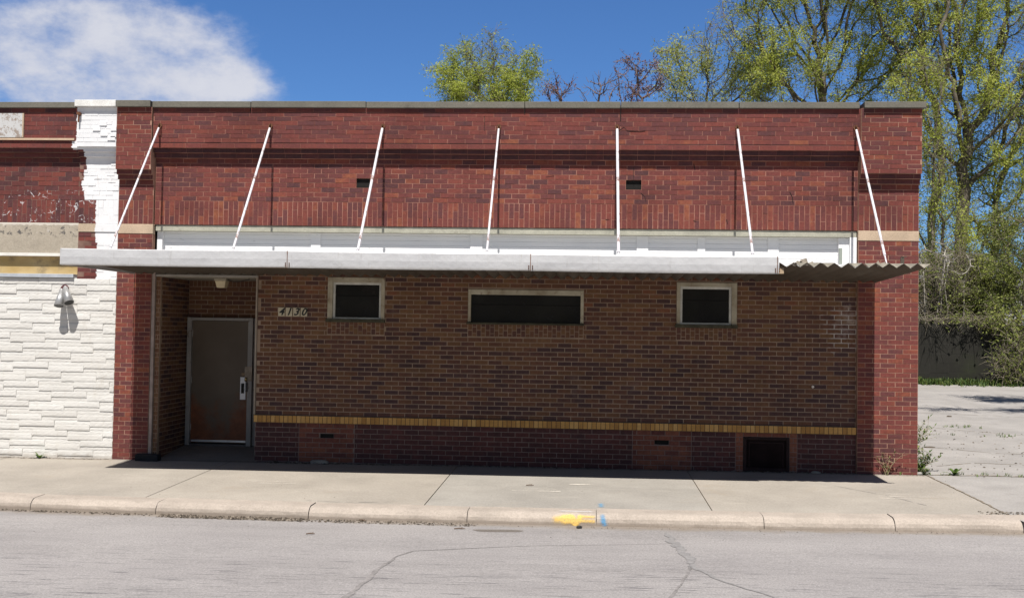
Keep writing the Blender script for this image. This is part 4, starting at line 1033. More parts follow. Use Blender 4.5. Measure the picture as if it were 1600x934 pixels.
def radii(N, par, tip, e=2.35):
    acc = np.zeros(len(N))
    kids = np.zeros(len(N), int)
    for i in range(len(N)-1, 0, -1):
        if kids[i] == 0: acc[i] = tip**e
        acc[par[i]] += acc[i]; kids[par[i]] += 1
    return acc**(1/e), kids
def mesh_np(name, V, Fq, mats, midx, rnd, parent, loc, k=4, smooth=False):
    me = bpy.data.meshes.new(name); V = np.asarray(V, np.float32)-np.array(loc, np.float32); Fq = np.asarray(Fq, np.int32)
    me.vertices.add(len(V)); me.vertices.foreach_set('co', V.ravel()); me.loops.add(Fq.size); me.loops.foreach_set('vertex_index', Fq.ravel())
    me.polygons.add(len(Fq)); me.polygons.foreach_set('loop_start', np.arange(0, Fq.size, k, dtype=np.int32))
    try: me.polygons.foreach_set('loop_total', np.full(len(Fq), k, np.int32))
    except Exception: pass
    for m in mats: me.materials.append(m)
    me.polygons.foreach_set('material_index', np.asarray(midx, np.int32))
    a = me.attributes.new('rnd', 'FLOAT', 'FACE'); a.data.foreach_set('value', np.asarray(rnd, np.float32))
    if smooth: me.polygons.foreach_set('use_smooth', np.ones(len(Fq), bool))
    me.update(calc_edges=True); me.validate()
    o = bpy.data.objects.new(name, me); C.objects.link(o); o.parent = parent
    return o
def tubes(A, B, ra, rb, n):
    d = B-A; L = np.linalg.norm(d, axis=1)[:, None]+1e-9; d = d/L
    ref = np.where(np.abs(d[:, 2:3]) < .9, np.array([[0, 0, 1.]]), np.array([[1., 0, 0]]))
    u = np.cross(d, ref); u /= np.linalg.norm(u, axis=1)[:, None]; w = np.cross(d, u); ms = []
    ang = np.arange(n)*2*np.pi/n
    ring = u[:, None]*np.cos(ang)[None, :, None]+w[:, None]*np.sin(ang)[None, :, None]
    Va = A[:, None]+ring*ra[:, None, None]; Vb = B[:, None]+ring*rb[:, None, None]
    V = np.concatenate([Va, Vb], 1).reshape(-1, 3); base = (np.arange(len(A))*2*n)[:, None]
    k = np.arange(n); q = np.stack([k, (k+1) % n, n+(k+1) % n, n+k], 1)
    Fq = (base[:, :, None]+q[None]).reshape(-1, 4)
    return V, Fq
def tree(name, label, cat, seed, base, blobs, n_attr=900, step=.32, kill=.5, infl=2.5, tip=.012, leafm=None, leaves=14, lsize=(.10, .035),
         twl=.55, ntw=3, droop=.5, up=.12, group=None, bark=None, init=None, clump=.0, twr=.006, trunk_k=1.0, maxr=.42, stems=None, leaf_prob=1.0, hollow=.5, jitter=.25, spread=.09):
    t = thing(name, label, cat, base, group); r = np.random.default_rng(seed+100)
    parts = [colonize(seed+j, b_, bl_, na_, step, kill, infl, up, init=in_, hollow=hollow, jitter=jitter) for j, (b_, bl_, na_, in_) in enumerate(stems or [(base, blobs, n_attr, init)])]
    Vs, Fs, off = [], [], 0; tips = []
    for N, par in parts:
        R0, kids = radii(N, par, tip)
        R0 = np.minimum(R0*trunk_k, maxr)
        # relax the path a little so limbs sweep instead of zigzag
        for _ in range(2):
            M2 = N.copy(); cnt = np.ones(len(N)); np.add.at(M2, par[1:], N[1:]); np.add.at(cnt, par[1:], 1)
            M2[1:] += N[par[1:]]; cnt[1:] += 1; M2 /= cnt[:, None]; M2[0] = N[0]; thin = kids > 0; N = np.where(thin[:, None], M2, N)
        a, b = par[1:], np.arange(1, len(N)); dv = N[b]-N[a]; ext = dv*0.06
        big = R0[b] > .06
        for sel, ns in ((big, 8), (~big, 4)):
            if sel.any():
                V, Fq = tubes(N[a[sel]], N[b[sel]]+ext[sel], np.minimum(R0[a[sel]], R0[b[sel]]*1.18), R0[b[sel]], ns); Vs.append(V); Fs.append(Fq+off); off += len(V)
        sel = (R0 < tip*3.2) & (np.arange(len(N)) > 2)
        tips.append(np.concatenate([N[sel], (N[sel]-N[par[sel]])], 1))
    V, Fq = np.concatenate(Vs), np.concatenate(Fs)
    mesh_np('trunk', V, Fq, [bark or m_bark], np.zeros(len(Fq)), r.random(len(Fq)), t, base, smooth=True)
    T = np.concatenate(tips); T = np.repeat(T, ntw, 0); P = T[:, :3]+r.normal(size=(len(T), 3))*.05
    d = T[:, 3:]/(np.linalg.norm(T[:, 3:], axis=1)[:, None]+1e-9)*.8 + r.normal(size=(len(T), 3))*.75; d[:, 2] += .15
    d /= np.linalg.norm(d, axis=1)[:, None]; L = twl*(.4+r.random(len(T)))
    mid = P+d*L[:, None]*.5; d2 = d.copy(); d2[:, 2] -= droop*(.5+r.random(len(T))); d2 /= np.linalg.norm(d2, axis=1)[:, None]; end = mid+d2*L[:, None]*.6
    rr = np.full(len(P), twr)
    V1, F1 = tubes(P, mid, rr*1.4, rr, 3); V2, F2 = tubes(mid, end, rr, rr*.5, 3)
    V = [V1, V2]; Fq = [F1, F2+len(V1)]; mi = [np.zeros(len(F1)), np.zeros(len(F2))]; rn = [r.random(len(F1)), r.random(len(F2))]; off = len(V1)+len(V2)
    if leafm is not None and leaves:
        # light and dark clumps: some sprays carry far more leaf than others
        ph = r.random(3)*9; q = (np.sin(P[:, 0]*1.9+ph[0])+np.sin(P[:, 1]*1.6+ph[1])+np.sin(P[:, 2]*2.1+ph[2])+np.sin(P[:, 0]*4.1-P[:, 2]*3.3))/4
        w = np.clip(1+clump*q*2.0, .12, 2.4)*leaf_prob
        cnt = r.poisson(leaves*w); ii = np.repeat(np.arange(len(P)), cnt); s = r.random(len(ii))
        pos = np.where((s < .5)[:, None], P[ii]+(mid-P)[ii]*(s*2)[:, None], mid[ii]+(end-mid)[ii]*((s-.5)*2)[:, None])+r.normal(size=(len(ii), 3))*spread
        ld = r.normal(size=(len(ii), 3)); ld[:, 2] -= .5*droop+.1; ld /= np.linalg.norm(ld, axis=1)[:, None]
        sd = np.cross(ld, r.normal(size=(len(ii), 3))); sd /= np.linalg.norm(sd, axis=1)[:, None]
        ll = (lsize[0]*(.6+.8*r.random(len(ii))))[:, None]; lw = (lsize[1]*(.6+.8*r.random(len(ii))))[:, None]
        LV = np.stack([pos, pos+ld*ll*.5+sd*lw*.5, pos+ld*ll, pos+ld*ll*.5-sd*lw*.5], 1).reshape(-1, 3)
        LF = np.arange(len(ii)*4).reshape(-1, 4)+off
        tone = np.clip(.5+.3*q[ii]+r.normal(size=len(ii))*.22, 0, 1)
        V.append(LV); Fq.append(LF); mi.append(np.ones(len(ii))); rn.append(tone)
    mesh_np('crown', np.concatenate(V), np.concatenate(Fq), [m_twig if bark is None else bark, leafm or m_bud], np.concatenate(mi), np.concatenate(rn), t, base)
    return t
def bl(px, py, Y, rx, ry, rz):
    """crown lobe: centre seen at a photo point at depth Y, radii in metres"""
    p = at(px, py, Y); return (p.x, p.y, p.z, rx, ry, rz)
GZ = .35
# round willow behind the roof
p = at(765, 300, 30)
tree('willow_tree', 'round bright yellow-green willow standing alone above the middle of the roof', 'tree', 3, (p.x, 30, GZ),
     [bl(762, 95, 30, 1.25, 1.4, 1.2), bl(710, 105, 30, .9, 1.0, .75), bl(812, 108, 30, 1.0, 1.0, .9), bl(735, 92, 30, .8, 1.0, .8), bl(700, 125, 30, .5, .8, .35), bl(735, 140, 30, 1.5, 1.6, 1.1), bl(795, 145, 30, 1.3, 1.5, 1.2), bl(765, 185, 30, 2.2, 2.0, 1.4)],
     n_attr=620, step=.26, kill=.40, infl=2.2, leafm=m_willow, leaves=24, lsize=(.13, .036), twl=.6, ntw=4, droop=.5, clump=1.0, trunk_k=1.0)
# bare purplish trees
for i, (px, top, w, seed, dep, lab) in enumerate([(872, 118, .75, 21, 27, 'small bare purple-budded tree just right of the round willow'), (940, 112, 1.1, 22, 28, 'thin bare forked tree over the roof between two purple-budded trees'),
                                       (1000, 78, 1.25, 23, 27, 'tallest bare purple-budded tree over the roof left of the green trees')]):
    p = at(px, top, dep); q = at(px, 165, dep); h = p.z-q.z
    tree('bare_tree', lab, 'tree', seed, (q.x+(.4 if i == 2 else 0), dep, GZ), [(p.x, dep, q.z+h*.45, w, .9, h*.56), (p.x, dep, q.z-1.0, w*.8, .8, 1.3)], n_attr=(110, 70, 170)[i], step=.22, kill=.26, infl=1.6, tip=.016,
         leafm=m_bud if i != 1 else None, leaves=9, lsize=(.07, .04), twl=.30, ntw=2, droop=-.35, bark=m_bark_p, up=.3, group='bare trees behind the roof', clump=.6, twr=.010, spread=.05)
# thin yellow-green tree over the roof
p = at(1105, 300, 29)
tree('pale_tree', 'thin airy tree with sparse pale leaves above the right half of the roof', 'tree', 31, (p.x+1.2, 29, GZ),
     [bl(1068, 105, 29, 1.3, 1.3, 1.3), bl(1105, 75, 29, 1.1, 1.2, 1.2), bl(1140, 130, 29, 1.8, 1.5, 1.2), bl(1090, 150, 29, 1.7, 1.5, .9), bl(1180, 100, 29, 1.6, 1.4, 1.5)],
     n_attr=520, step=.28, kill=.45, infl=2.6, leafm=m_pale, leaves=15, lsize=(.13, .04), twl=.6, ntw=3, droop=.3, clump=.8)
# the tall spring trees on the right
tree('spring_tree', 'tall many-stemmed tree whose yellow-green crown rises over the right end of the roof', 'tree', 41, (at(1340, 400, 27).x, 27, GZ),
     [bl(1240, 75, 27, 2.3, 2.0, 2.3), bl(1180, 30, 27, 1.6, 1.6, 1.8), bl(1300, 110, 27, 2.3, 2.0, 1.9), bl(1290, 10, 27, 2.8, 2.0, 1.8), bl(1370, 60, 27, 2.1, 2.0, 2.6), bl(1220, 150, 27, 1.9, 1.8, 1.2), bl(1270, -90, 27, 3.5, 2.4, 2.4)],
     n_attr=1500, step=.28, kill=.44, infl=2.6, leafm=m_willow, leaves=14, lsize=(.12, .034), twl=.75, ntw=4, droop=.8, clump=1.25, trunk_k=1.5)
bx = at(1497, 500, 25).x
tree('spring_tree', 'tallest tree, thick leaning trunks and loose yellow-green crown at the right edge beyond the lot', 'tree', 52, (bx, 25, .5), None,
     stems=[((bx, 25, .5), [bl(1540, 170, 25, 2.4, 2.2, 2.6), bl(1590, 80, 25, 2.6, 2.2, 2.6), bl(1500, 60, 25, 2.0, 2.0, 2.4), bl(1450, 130, 25, 1.6, 1.8, 2.0), bl(1560, -60, 25, 3.4, 2.4, 2.4)], 1350,
             [(bx+.05, 25, 2.4), (bx-.02, 25, 3.6), (bx+.05, 25, 5.0), (bx+.12, 25, 6.4), (bx+.16, 25, 7.6)]),
            ((bx-.5, 25.3, .5), [bl(1455, 60, 25, 1.4, 1.6, 2.6), bl(1420, 10, 25, 1.7, 1.6, 2.4), bl(1470, 240, 25, 1.0, 1.4, 1.6), bl(1400, -70, 25, 2.4, 2.0, 2.0)], 520,
             [(bx-.62, 25.3, 2.4), (bx-.8, 25.3, 3.8), (bx-.95, 25.2, 5.2), (bx-1.0, 25.1, 6.6)]),
            ((bx+.6, 25.6, .5), [bl(1580, 270, 25.6, 1.8, 1.8, 1.9), bl(1640, 200, 25.6, 2.2, 2.0, 2.6), bl(1530, 330, 25.6, 1.4, 1.5, 1.4), bl(1575, 340, 24.6, 1.5, 1.2, 1.3), bl(1500, 380, 24.6, 1.1, 1.0, .9)], 640,
             [(bx+.8, 25.6, 2.4), (bx+1.15, 25.6, 3.8), (bx+1.6, 25.6, 5.4)])],
     step=.28, kill=.46, infl=2.6, leafm=m_willow, leaves=15, lsize=(.12, .034), twl=.75, ntw=4, droop=.8, clump=1.25, trunk_k=1.9, group='tall spring trees')
# another thin trunked tree close to the corner
bx2 = at(1452, 500, 23).x
tree('ivy_clad_tree', 'grey twiggy tree leaning close behind the right corner of the brick building', 'tree', 61, (bx2, 23, .5),
     [bl(1452, 250, 23, .9, 1.2, 2.0), bl(1470, 340, 23, 1.2, 1.2, 1.5), bl(1440, 140, 23, 1.0, 1.2, 1.6), bl(1460, 420, 23, 1.1, 1.2, 1.1)],
     n_attr=420, step=.22, kill=.36, infl=2.0, leafm=m_willow, leaves=9, lsize=(.11, .036), twl=.55, ntw=4, droop=.4, clump=.8, tip=.013)
# bushy green tree at the right edge
bx3 = at(1590, 560, 21.2).x
tree('bushy_tree', 'green bushy tree hanging over the concrete wall at the right edge', 'tree', 71, (bx3, 21.3, .5),
     [bl(1590, 360, 21.5, 1.25, 1.5, 1.2), bl(1560, 430, 21.5, 1.0, 1.4, 1.0), bl(1600, 470, 21.3, 1.6, 1.5, 1.3), bl(1555, 485, 21, .9, 1.2, .55), bl(1640, 400, 21.5, 1.6, 1.5, 1.8)],
     n_attr=650, step=.2, kill=.30, infl=1.6, leafm=m_bushy, leaves=17, lsize=(.09, .034), twl=.42, ntw=4, droop=.2, clump=.6, tip=.012, leaf_prob=1.0)
# tree standing beside the lot, whose high limbs throw the branch shadows on the paving
tree('overhanging_tree', 'tall tree beside the lot at the far right, throwing thin branch shadows on the paving', 'tree', 131, (14.5, 6.2, .2),
     [(9.0, 5.3, 10.4, 2.3, .45, .5), (11.8, 5.4, 10.8, 1.8, .6, .6), (11.6, 8.6, 10.5, 1.7, 1.2, .7), (14.5, 6.5, 11, 2.0, 2.0, 2.0)],
     n_attr=800, step=.22, kill=.32, infl=2.4, leafm=m_willow, leaves=14, lsize=(.14, .055), twl=.6, ntw=5, droop=.4, clump=.6, init=[(14.45, 6.2, 3), (14.3, 6.1, 6), (14.0, 6.0, 8.5)])
# undergrowth behind the wall
for i, (px, py, rx, rz, lf, lab, mt) in enumerate([(1455, 455, .95, 1.0, 2, 'low tangled bush behind the concrete wall, next to the brick corner', m_bushy), (1495, 440, 1.1, 1.2, 2, 'brown twiggy bush behind the concrete wall under the leaning trunks', m_bushy),
                                             (1530, 465, .9, .7, 5, 'leafy bush behind the concrete wall, beside the bushy tree', m_bushy), (1475, 490, .9, .35, 5, 'bright low shrub spilling over the top of the concrete wall', m_weed)]):
    Y = 21.6+.3*i; p = at(px, py, Y)
    tree('bush', lab, 'bush', 80+i, (p.x, Y, .8), [(p.x, Y, p.z, rx, .8, rz), (p.x, Y, p.z-.9, rx*.9, .8, .8)], n_attr=230, step=.14, kill=.22, infl=1.2, leafm=mt, leaves=lf, lsize=(.10, .05), twl=.6, ntw=6, droop=.25,
         clump=.9, tip=.009, group='undergrowth behind the wall', bark=m_twig)
# vines and scrub in front of the wall, right
for i, (px, py, rx, rz, lf, lab) in enumerate([(1590, 560, .55, .9, 5, 'scrubby bush growing against the front of the concrete wall at the right edge'), (1566, 570, .35, .55, 4, 'small scrub at the foot of the concrete wall'), ]):
    Y = 19.2; p = at(px, py, Y)
    tree('scrub_bush', lab, 'bush', 90+i, (p.x, Y, .46), [(p.x, Y, p.z, rx, .35, rz)], n_attr=140, step=.12, kill=.18, infl=1.0, leafm=m_bushy, leaves=lf, lsize=(.09, .04), twl=.4, ntw=3, droop=.4, clump=.6, tip=.008, bark=m_twig)

# pale slender stems standing in the undergrowth
m_paleb = plain('pale_bark', (.36, .33, .29), .9, vary=.35)
for i, (px, lean_, hh) in enumerate([(1456, .25, 2.6), (1466, .1, 2.2), (1484, -.05, 2.0), (1503, .12, 2.1), (1448, -.1, 2.4)]):
    p = at(px, 505, 21.2); p.z = 1.2
    tree('sapling', ('pale leaning sapling stem nearest the brick corner but one', 'second pale sapling stem from the brick corner in the undergrowth', 'straight pale sapling stem behind the wall', 'pale sapling stem furthest from the brick corner', 'thin pale sapling stem right beside the brick corner')[i], 'sapling', 150+i, (p.x, 21.2, 1.2),
         [(p.x+lean_*1.6, 21.2, 1.2+hh+1.0, .5, .4, .7)], n_attr=14, step=.2, kill=.3, infl=1.5, leafm=m_bushy, leaves=3, lsize=(.09, .04), twl=.4, ntw=1, droop=.3, tip=.012, trunk_k=1.0, bark=m_paleb, init=[(p.x+lean_*.5, 21.2, 1.2+hh*.5), (p.x+lean_, 21.2, 1.2+hh)], group='pale saplings behind the wall')
# trailing growth hanging over the top edge of the wall
for i, (px, py, rx, rz) in enumerate([(1462, 500, .8, .12), (1525, 500, .8, .16), (1578, 508, 1.0, .36)]):
    p = at(px, py, 19.75)
    tree('trailing_shrub', ('thin trailing shrub over the wall top nearest the brick corner', 'trailing shrub over the middle of the visible wall top', 'thick trailing shrub over the wall top at the right edge')[i], 'shrub', 120+i, (p.x, 20.5, 1.25),
         [(p.x, 19.85, p.z, rx, .35, rz)], n_attr=150, step=.13, kill=.18, infl=1.2, leafm=m_bushy, leaves=3.5, lsize=(.10, .045), twl=.4, ntw=3, droop=.4, clump=1.0, tip=.008, init=[(p.x, 20.42, 2.55)], bark=m_twig)
# concrete retaining wall beyond the lot
rw = thing('retaining_wall', 'weathered, shade-darkened concrete block wall closing the back of the lot', 'wall', (12.5, 20, .45))
k = concrete('old_block_wall', (0.027, 0.026, 0.022), (0.012, 0.012, 0.010), 1.3, .95)  # shade from the bushes overhead is put into this very dark base colour
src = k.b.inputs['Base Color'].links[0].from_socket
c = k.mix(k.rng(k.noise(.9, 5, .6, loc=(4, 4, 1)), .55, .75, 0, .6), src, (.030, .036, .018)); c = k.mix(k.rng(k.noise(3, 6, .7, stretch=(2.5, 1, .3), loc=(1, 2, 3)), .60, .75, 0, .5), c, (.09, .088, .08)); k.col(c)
mb = MB((12.5, 20, .45)); wx0, wx1, wz0, wz1 = 3.0, 26.0, .2, 2.36
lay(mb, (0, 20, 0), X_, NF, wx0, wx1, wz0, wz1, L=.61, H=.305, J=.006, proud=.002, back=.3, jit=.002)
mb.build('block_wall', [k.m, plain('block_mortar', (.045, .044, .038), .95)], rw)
mb = MB((12.5, 20, .45)); x = wx0
while x < wx1: mb.box(x, min(x+1.2, wx1)-.01, 20.0+rng.uniform(-.004, .004), 20.33, wz1+.002, wz1+.03+rng.uniform(-.012, .012)); x += 1.2
mb.build('cap', k.m, rw, bevel=.01)
# raised yard behind the wall
sheet('back_yard', [-60, 0, 20, 60], [20.35, 30, 60, 120], lambda x, y: 1.2, bpy.data.materials['earth'])

# white house glimpsed through the trees
hx = at(1462, 480, 44).x
ho = thing('white_house', 'white clapboard house glimpsed through the twigs beyond the wall', 'house', (hx+3, 46, .5))
mb = MB((hx+3, 46, .5)); x0, x1 = hx-2.0, hx+4.5; z = .5
while z < 4.6: mb.box(x0, x1, 44-(.0), 50, z, z+.145); mb.box(x0+.01, x1-.01, 44.01, 49.9, z+.145, z+.15, 0); z += .15
mb.build('wall', plain('white_clapboard', (.62, .62, .60), .7), ho)
mb = MB((hx+3, 46, .5)); zr = 4.65
mb.v = [(x0-.3, 43.6, zr), (x1+.3, 43.6, zr), (x1+.3, 50.4, zr), (x0-.3, 50.4, zr), (x0-.3, 47, zr+2), (x1+.3, 47, zr+2)]
for q in ((3, 2, 1, 0), (0, 1, 5, 4), (2, 3, 4, 5), (1, 2, 5), (3, 0, 4)): mb.f.append(q); mb.m.append(0); mb.r.append(.5)
mb.build('roof', plain('grey_shingle', (.12, .12, .12), .9, vary=.3), ho)
for wx in (x0+1.0, x0+3.6):
    mb = MB((hx+3, 46, .5)); mb.box(wx, wx+.9, 43.95, 44.0, 1.6, 3.0); w_ = mb.build('window', plain('house_trim', (.5, .5, .5), .6), ho)
    mb = MB((hx+3, 46, .5)); mb.box(wx+.08, wx+.82, 43.93, 43.949, 1.68, 2.92); mb.build('pane', m_glass, w_)

# ------------------------------------------------------------------ grass strip, weeds and litter
def tuft(mb, x, y, z, n, h, sp, r, w=.012):
    for _ in range(n):
        a = r.uniform(0, 6.28); d = Vector((math.cos(a)*r.uniform(.1, .9), math.sin(a)*r.uniform(.1, .9), 1)).normalized()
        p = Vector((x+r.uniform(-sp, sp), y+r.uniform(-sp, sp), z)); L = h*r.uniform(.5, 1.2); s = Vector((-d.y, d.x, 0)).normalized() if abs(d.z) < .999 else X_
        q = p+d*L*.6; e = p+d*L+Vector((d.x, d.y, -.1))*L*.3
        mb.quad([p-s*w*.5, p+s*w*.5, q+s*w*.4, q-s*w*.4], 0, r.random()); mb.quad([q-s*w*.4, q+s*w*.4, e+s*.001, e-s*.001], 0, r.random())
gr = random.Random(77); mb = MB((9, 19.4, .45))
for _ in range(2600):
    x = gr.uniform(4.9, 17); y = 19.95-abs(gr.gauss(0, .42)); tuft(mb, x, y, gz(x, y), 5, gr.uniform(.08, .24), .08, gr, .03)
m_dkgrass = leaf_mat('shaded_grass', [(0, (0.025, 0.05, 0.012)), (.6, (0.06, 0.11, 0.022)), (1, (0.17, 0.19, 0.05))], .2)  # weed greens darkened, the shade at the wall foot is in the colour
o = mb.build('grass_strip', m_dkgrass); tag(o, 'green grass and dandelion leaves along the foot of the concrete wall', 'grass', kind='stuff')
def weed(name, label, x, y, h, n, seed, mat=None, spread=.3, leafL=.05, stems=4, group=None, z=None, lean=(0, 0), dry=True):
    r = random.Random(seed); z = gz(x, y) if z is None else z; t = thing(name, label, 'weed', (x, y, z), group)
    st = MB((x, y, z)); lf = MB((x, y, z))
    for s in range(stems):
        a = r.uniform(0, 6.28); p = Vector((x+r.uniform(-.02, .02), y+r.uniform(-.01, .01), z)); d = Vector((math.cos(a)*spread+lean[0], math.sin(a)*spread*.5+lean[1], 1)).normalized(); seg = h*r.uniform(.6, 1.1)/5
        for i in range(5):
            q = p+d*seg; st.tube(p, q, .005*(1-i*.15), .004*(1-i*.15), 4, cap=False)
            for _ in range(n):
                b = p.lerp(q, r.random()); ld = Vector((r.gauss(0, 1), r.gauss(0, .6), r.uniform(-.1, .9)))
                if i > 1 and r.random() < .25: e = b+ld.normalized()*seg*1.1; st.tube(b, e, .003, .002, 3, cap=False); b = e
                leafcard(lf, b, ld, leafL*r.uniform(.5, 1.3), leafL*.4, Z_, 0, r.random())
            p = q; d = (d+Vector((r.gauss(0, .2), r.gauss(0, .1), r.gauss(0, .1)))).normalized()
    st.build('stem', m_dry if dry else m_weed, t); lf.build('leaves', mat or m_weed, t)
    return t
def rosette(label, x, y, L, n, seed, name='dandelion_plant', up=.5, group=None):
    r = random.Random(seed); z = gz(x, y); t = MB((x, y, z))
    for i in range(n):
        a = i*2.4+r.uniform(-.3, .3); el = r.uniform(up*.4, up*1.6); d = Vector((math.cos(a), math.sin(a), el)).normalized(); s = Vector((-d.y, d.x, 0)).normalized(); l = L*r.uniform(.6, 1.2); p = Vector((x, y, z+.003))
        pts = [(0, .06), (.25, .13), (.4, .08), (.55, .17), (.68, .10), (.85, .12), (1, .0)]
        for (t0, w0), (t1, w1) in zip(pts[:-1], pts[1:]):
            c0 = p+d*l*t0+Z_*(-.25*l*t0*t0); c1 = p+d*l*t1+Z_*(-.25*l*t1*t1)
            t.quad([c0-s*w0*l, c0+s*w0*l, c1+s*(w1*l+.001), c1-s*(w1*l+.001)], 0, r.uniform(.1, .8))
    o = t.build(name, m_weed); tag(o, label, 'weed', group); return o
p = atg(1492, 742); rosette('broad-leafed dandelion growing in the paving joint right of the brick corner', p.x, p.y+.02, .17, 11, 5, up=1.0)
p = atg(72, 712); rosette('small leafy weed at the foot of the white stone wall', -8.2, -.08, .13, 9, 6, up=1.1)
t_ = weed('weed', 'tall sparse weed growing out of the foot of the right brick pier', at(1385, 735, -.08).x, -.09, .42, 2, 7, spread=.35, leafL=.045, stems=6)
weed('weed', 'bushy weed leaning out at the side of the building halfway up the corner', 4.88, 1.5, .75, 9, 8, spread=.6, leafL=.07, stems=13, lean=(.45, 0))
weed('weed', 'low green weed tucked against the side of the brick corner', 4.85, .30, .36, 9, 9, spread=.6, leafL=.065, stems=8, lean=(.3, 0))
weed('weed', 'thin tall weed furthest back along the side of the building', 4.92, 3.6, .60, 3, 10, spread=.5, leafL=.06, stems=4, lean=(.4, 0))
weed('weed', 'tiny green weed at the very corner joint of the brick building', 4.85, -.02, .12, 7, 19, spread=.6, leafL=.04, stems=5)
lt = MB(); gr2 = random.Random(5)
for (px, y, n_) in ((1590, -.02, 14), ):
    for _ in range(n_): tuft(lt, at(px, 742, 0).x+gr2.uniform(-.3, .3), y+gr2.uniform(-.03, .03), gz(6, 0), 3, .05, .03, gr2, .008)
for (px, py, n_, sx, sy) in ((1505, 667, 16, .25, .15), (1570, 682, 10, .15, .1), (1480, 678, 8, .5, .2), (1455, 742, 14, .35, .03), (1530, 742, 6, .3, .02)):
    p = atg(px, py)
    for _ in range(n_): x, y = p.x+gr2.gauss(0, sx), p.y+gr2.gauss(0, sy); tuft(lt, x, y, gz(x, y), 4, .06, .03, gr2, .010)
o = lt.build('joint_grass', m_weed); tag(o, 'sparse dry grass in the cracks of the lot paving', 'grass', kind='stuff')
# dirt and crumbs along walls and gutter
def crumbs(name, label, spots, mat, seed):
    r = random.Random(seed); mb = MB()
    for (x0, x1, y0, y1, n, s0, s1) in spots:
        for _ in range(n):
            x = r.uniform(x0, x1); y = r.uniform(y0, y1); s = r.uniform(s0, s1)
            y += ks(x) if y < -3.5 else 0; z = gz(x, y)+ (.004 if y < -3.6 or y > 0 else .001); a = r.uniform(0, 3.14)
            c_, s_ = math.cos(a)*s, math.sin(a)*s; h = s*r.uniform(.3, .8); k_ = r.uniform(.4, .9)
            b = [Vector((x-c_, y-s_, z)), Vector((x+s_*k_, y-c_*k_, z)), Vector((x+c_, y+s_, z)), Vector((x-s_*k_, y+c_*k_, z))]; T = Vector((x+r.uniform(-.3, .3)*s, y, z+h)); rr = r.random()
            for i in range(4): mb.quad([b[i], b[(i+1) % 4], T], 0, rr)
    o = mb.build(name, mat); tag(o, label, 'debris', kind='stuff')
k = NM('grit', .95, .1); k.col(k.ramp(k.attr('rnd'), [(0, (.035, .03, .025)), (.6, (.11, .09, .07)), (1, (.26, .22, .18))])); m_grit = k.m
crumbs('gutter_grit', 'dark broken asphalt crumbs and grit along the kerb', [(-9.5, -5.0, -3.85, -3.73, 700, .006, .020), (-4.9, -3.2, -3.92, -3.73, 900, .008, .026), (-3.2, -1.2, -3.95, -3.74, 500, .004, .018), (-1.2, 5, -3.92, -3.76, 170, .003, .010), (-9, 7, -5.2, -3.95, 90, .003, .008)], m_grit, 3)
crumbs('wall_dirt', 'dirt, crumbs and dry leaves gathered along the foot of the wall', [(-4.9, 3.9, -.10, -.0, 560, .005, .022), (-11, -7.1, -.12, -.05, 300, .005, .018), (-4.7, -2.6, -.16, -.02, 110, .012, .04), (3.9, 4.8, -.12, -.05, 60, .004, .012), (-6.4, -5.0, .0, 1.0, 30, .004, .012), (4.8, 9, -.1, 6, 260, .006, .028), (-9, 5, -3.2, -.4, 50, .003, .009)], m_grit, 4)
crumbs('loose_gravel', 'patch of dark loose gravel at the right end of the pavement', [(atg(1575, 803).x-.3, atg(1575, 803).x+1.2, atg(1585, 803).y-.22, atg(1585, 803).y+.15, 420, .006, .02)], m_grit, 6)
# rubble chunk, sticks, stones
def chunk(name, label, cat, x, y, sx, sy, sz, mat, seed, group=None):
    r = random.Random(seed); z = gz(x, y); mb = MB((x, y, z)); n = 8; ring = []
    for lev, (zz, s) in enumerate(((0, 1.0), (.6, .92), (1, .55))):
        ring.append([Vector((x+sx*s*math.cos(q*6.283/n)*r.uniform(.75, 1.15), y+sy*s*math.sin(q*6.283/n)*r.uniform(.8, 1.1), z+sz*zz*r.uniform(.85, 1.1) if lev else z)) for q in range(n)])
    for a, b in zip(ring[:-1], ring[1:]):
        for q in range(n): mb.quad([a[q], a[(q+1) % n], b[(q+1) % n], b[q]])
    mb.quad(ring[-1]); o = mb.build(name, mat); tag(o, label, cat, group); return o
m_rub = concrete('rubble', (.30, .27, .23), (.15, .13, .11), 9, .8).m
chunk('concrete_chunk', 'flat broken piece of concrete at the wall foot below the redder brick patch', 'rubble', -3.93, -.07, .17, .06, .05, m_rub, 1)
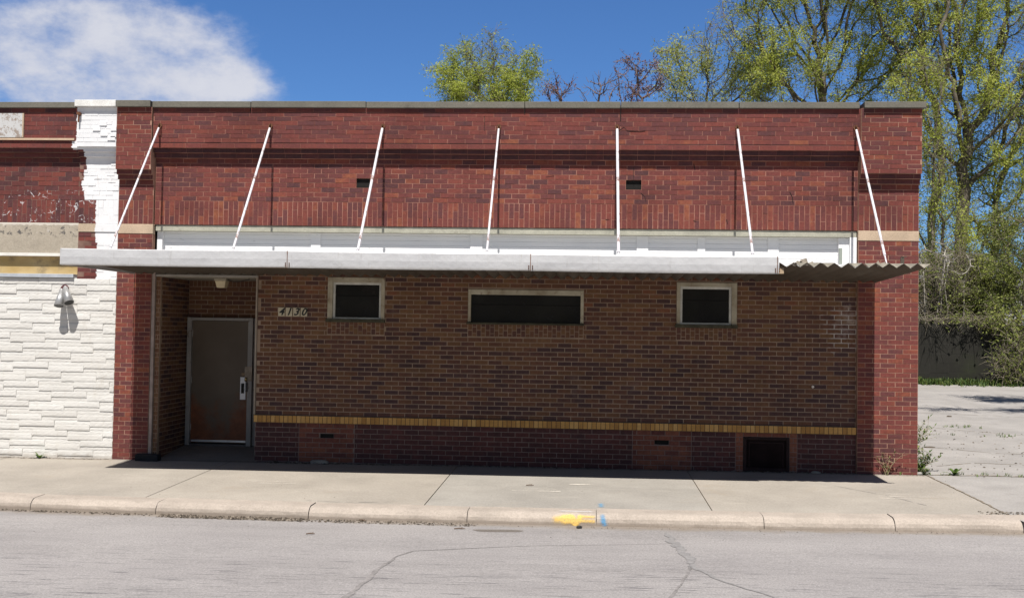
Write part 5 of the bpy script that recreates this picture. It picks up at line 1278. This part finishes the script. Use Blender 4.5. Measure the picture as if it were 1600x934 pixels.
chunk('concrete_chunk', 'small pale crumb of concrete at the wall foot right of the dark access panel', 'rubble', 3.30, -.05, .07, .03, .03, m_rub, 2)
p = atg(905, 825); chunk('black_stone', 'small black lump in the road below the yellow paint mark', 'stone', p.x, p.y, .035, .025, .03, m_blk, 3)
p = atg(1483, 651); chunk('dark_stone', 'small dark lump lying on the lot paving', 'stone', p.x, p.y, .06, .05, .03, m_grit, 4)
p = atg(1453, 699); chunk('dark_stone', 'flat dark scrap on the lot paving beside the building', 'stone', p.x, p.y, .11, .05, .02, m_grit, 14)
for (px, py, L, a, lab) in ((179, 797, .17, .1, 'short brown stick in the gutter at the left'), (566, 814, .10, -.6, 'small twig in the gutter left of the middle kerb joint'), (718, 827, .12, .2, 'curled twig in the gutter beside the water stain'), (828, 759, .10, .15, 'small dark twig on the pavement joint'), (485, 835, .09, .2, 'tiny stick lying on the road at the left')):
    p = atg(px, py); mb = MB((p.x, p.y, p.z)); d = Vector((math.cos(a), math.sin(a), 0))*L*.5; q = Vector((p.x, p.y, p.z+.012))
    mb.tube(q-d, q+Vector((0, .01, .004)), .006, .007, 6); mb.tube(q+Vector((0, .01, .004)), q+d, .007, .004, 6); mb.tube(q, q+d*.5+Vector((0, .04, .01)), .004, .002, 5)
    o = mb.build('stick', plain('stick_bark', (.11, .07, .045), .9)); tag(o, lab, 'stick')
# damp stain at the gutter
k = NM('damp_stain', .6, .3); k.col((.17, .14, .11)); tr = k.N('ShaderNodeBsdfTransparent'); ms = k.N('ShaderNodeMixShader'); ms.inputs[0].default_value = .5
k.l.new(tr.outputs[0], ms.inputs[1]); k.l.new(k.b.outputs[0], ms.inputs[2]); k.l.new(ms.outputs[0], k.out.inputs[0])
p = atg(778, 829); mb = MB(); V = []
for i in range(28):
    a = i*6.283/28; V.append((p.x+.27*math.cos(a)*(1+.1*math.sin(3*a)), p.y+(.10+.03*math.sin(2*a+1))*math.sin(a), 0))
mb.quad([(v[0], v[1], gz(v[0], v[1])+.004) for v in V]); mb.build('damp_stain', k.m, road)
print('TOTAL', len(bpy.data.objects), sum(len(m.polygons) for m in bpy.data.meshes))
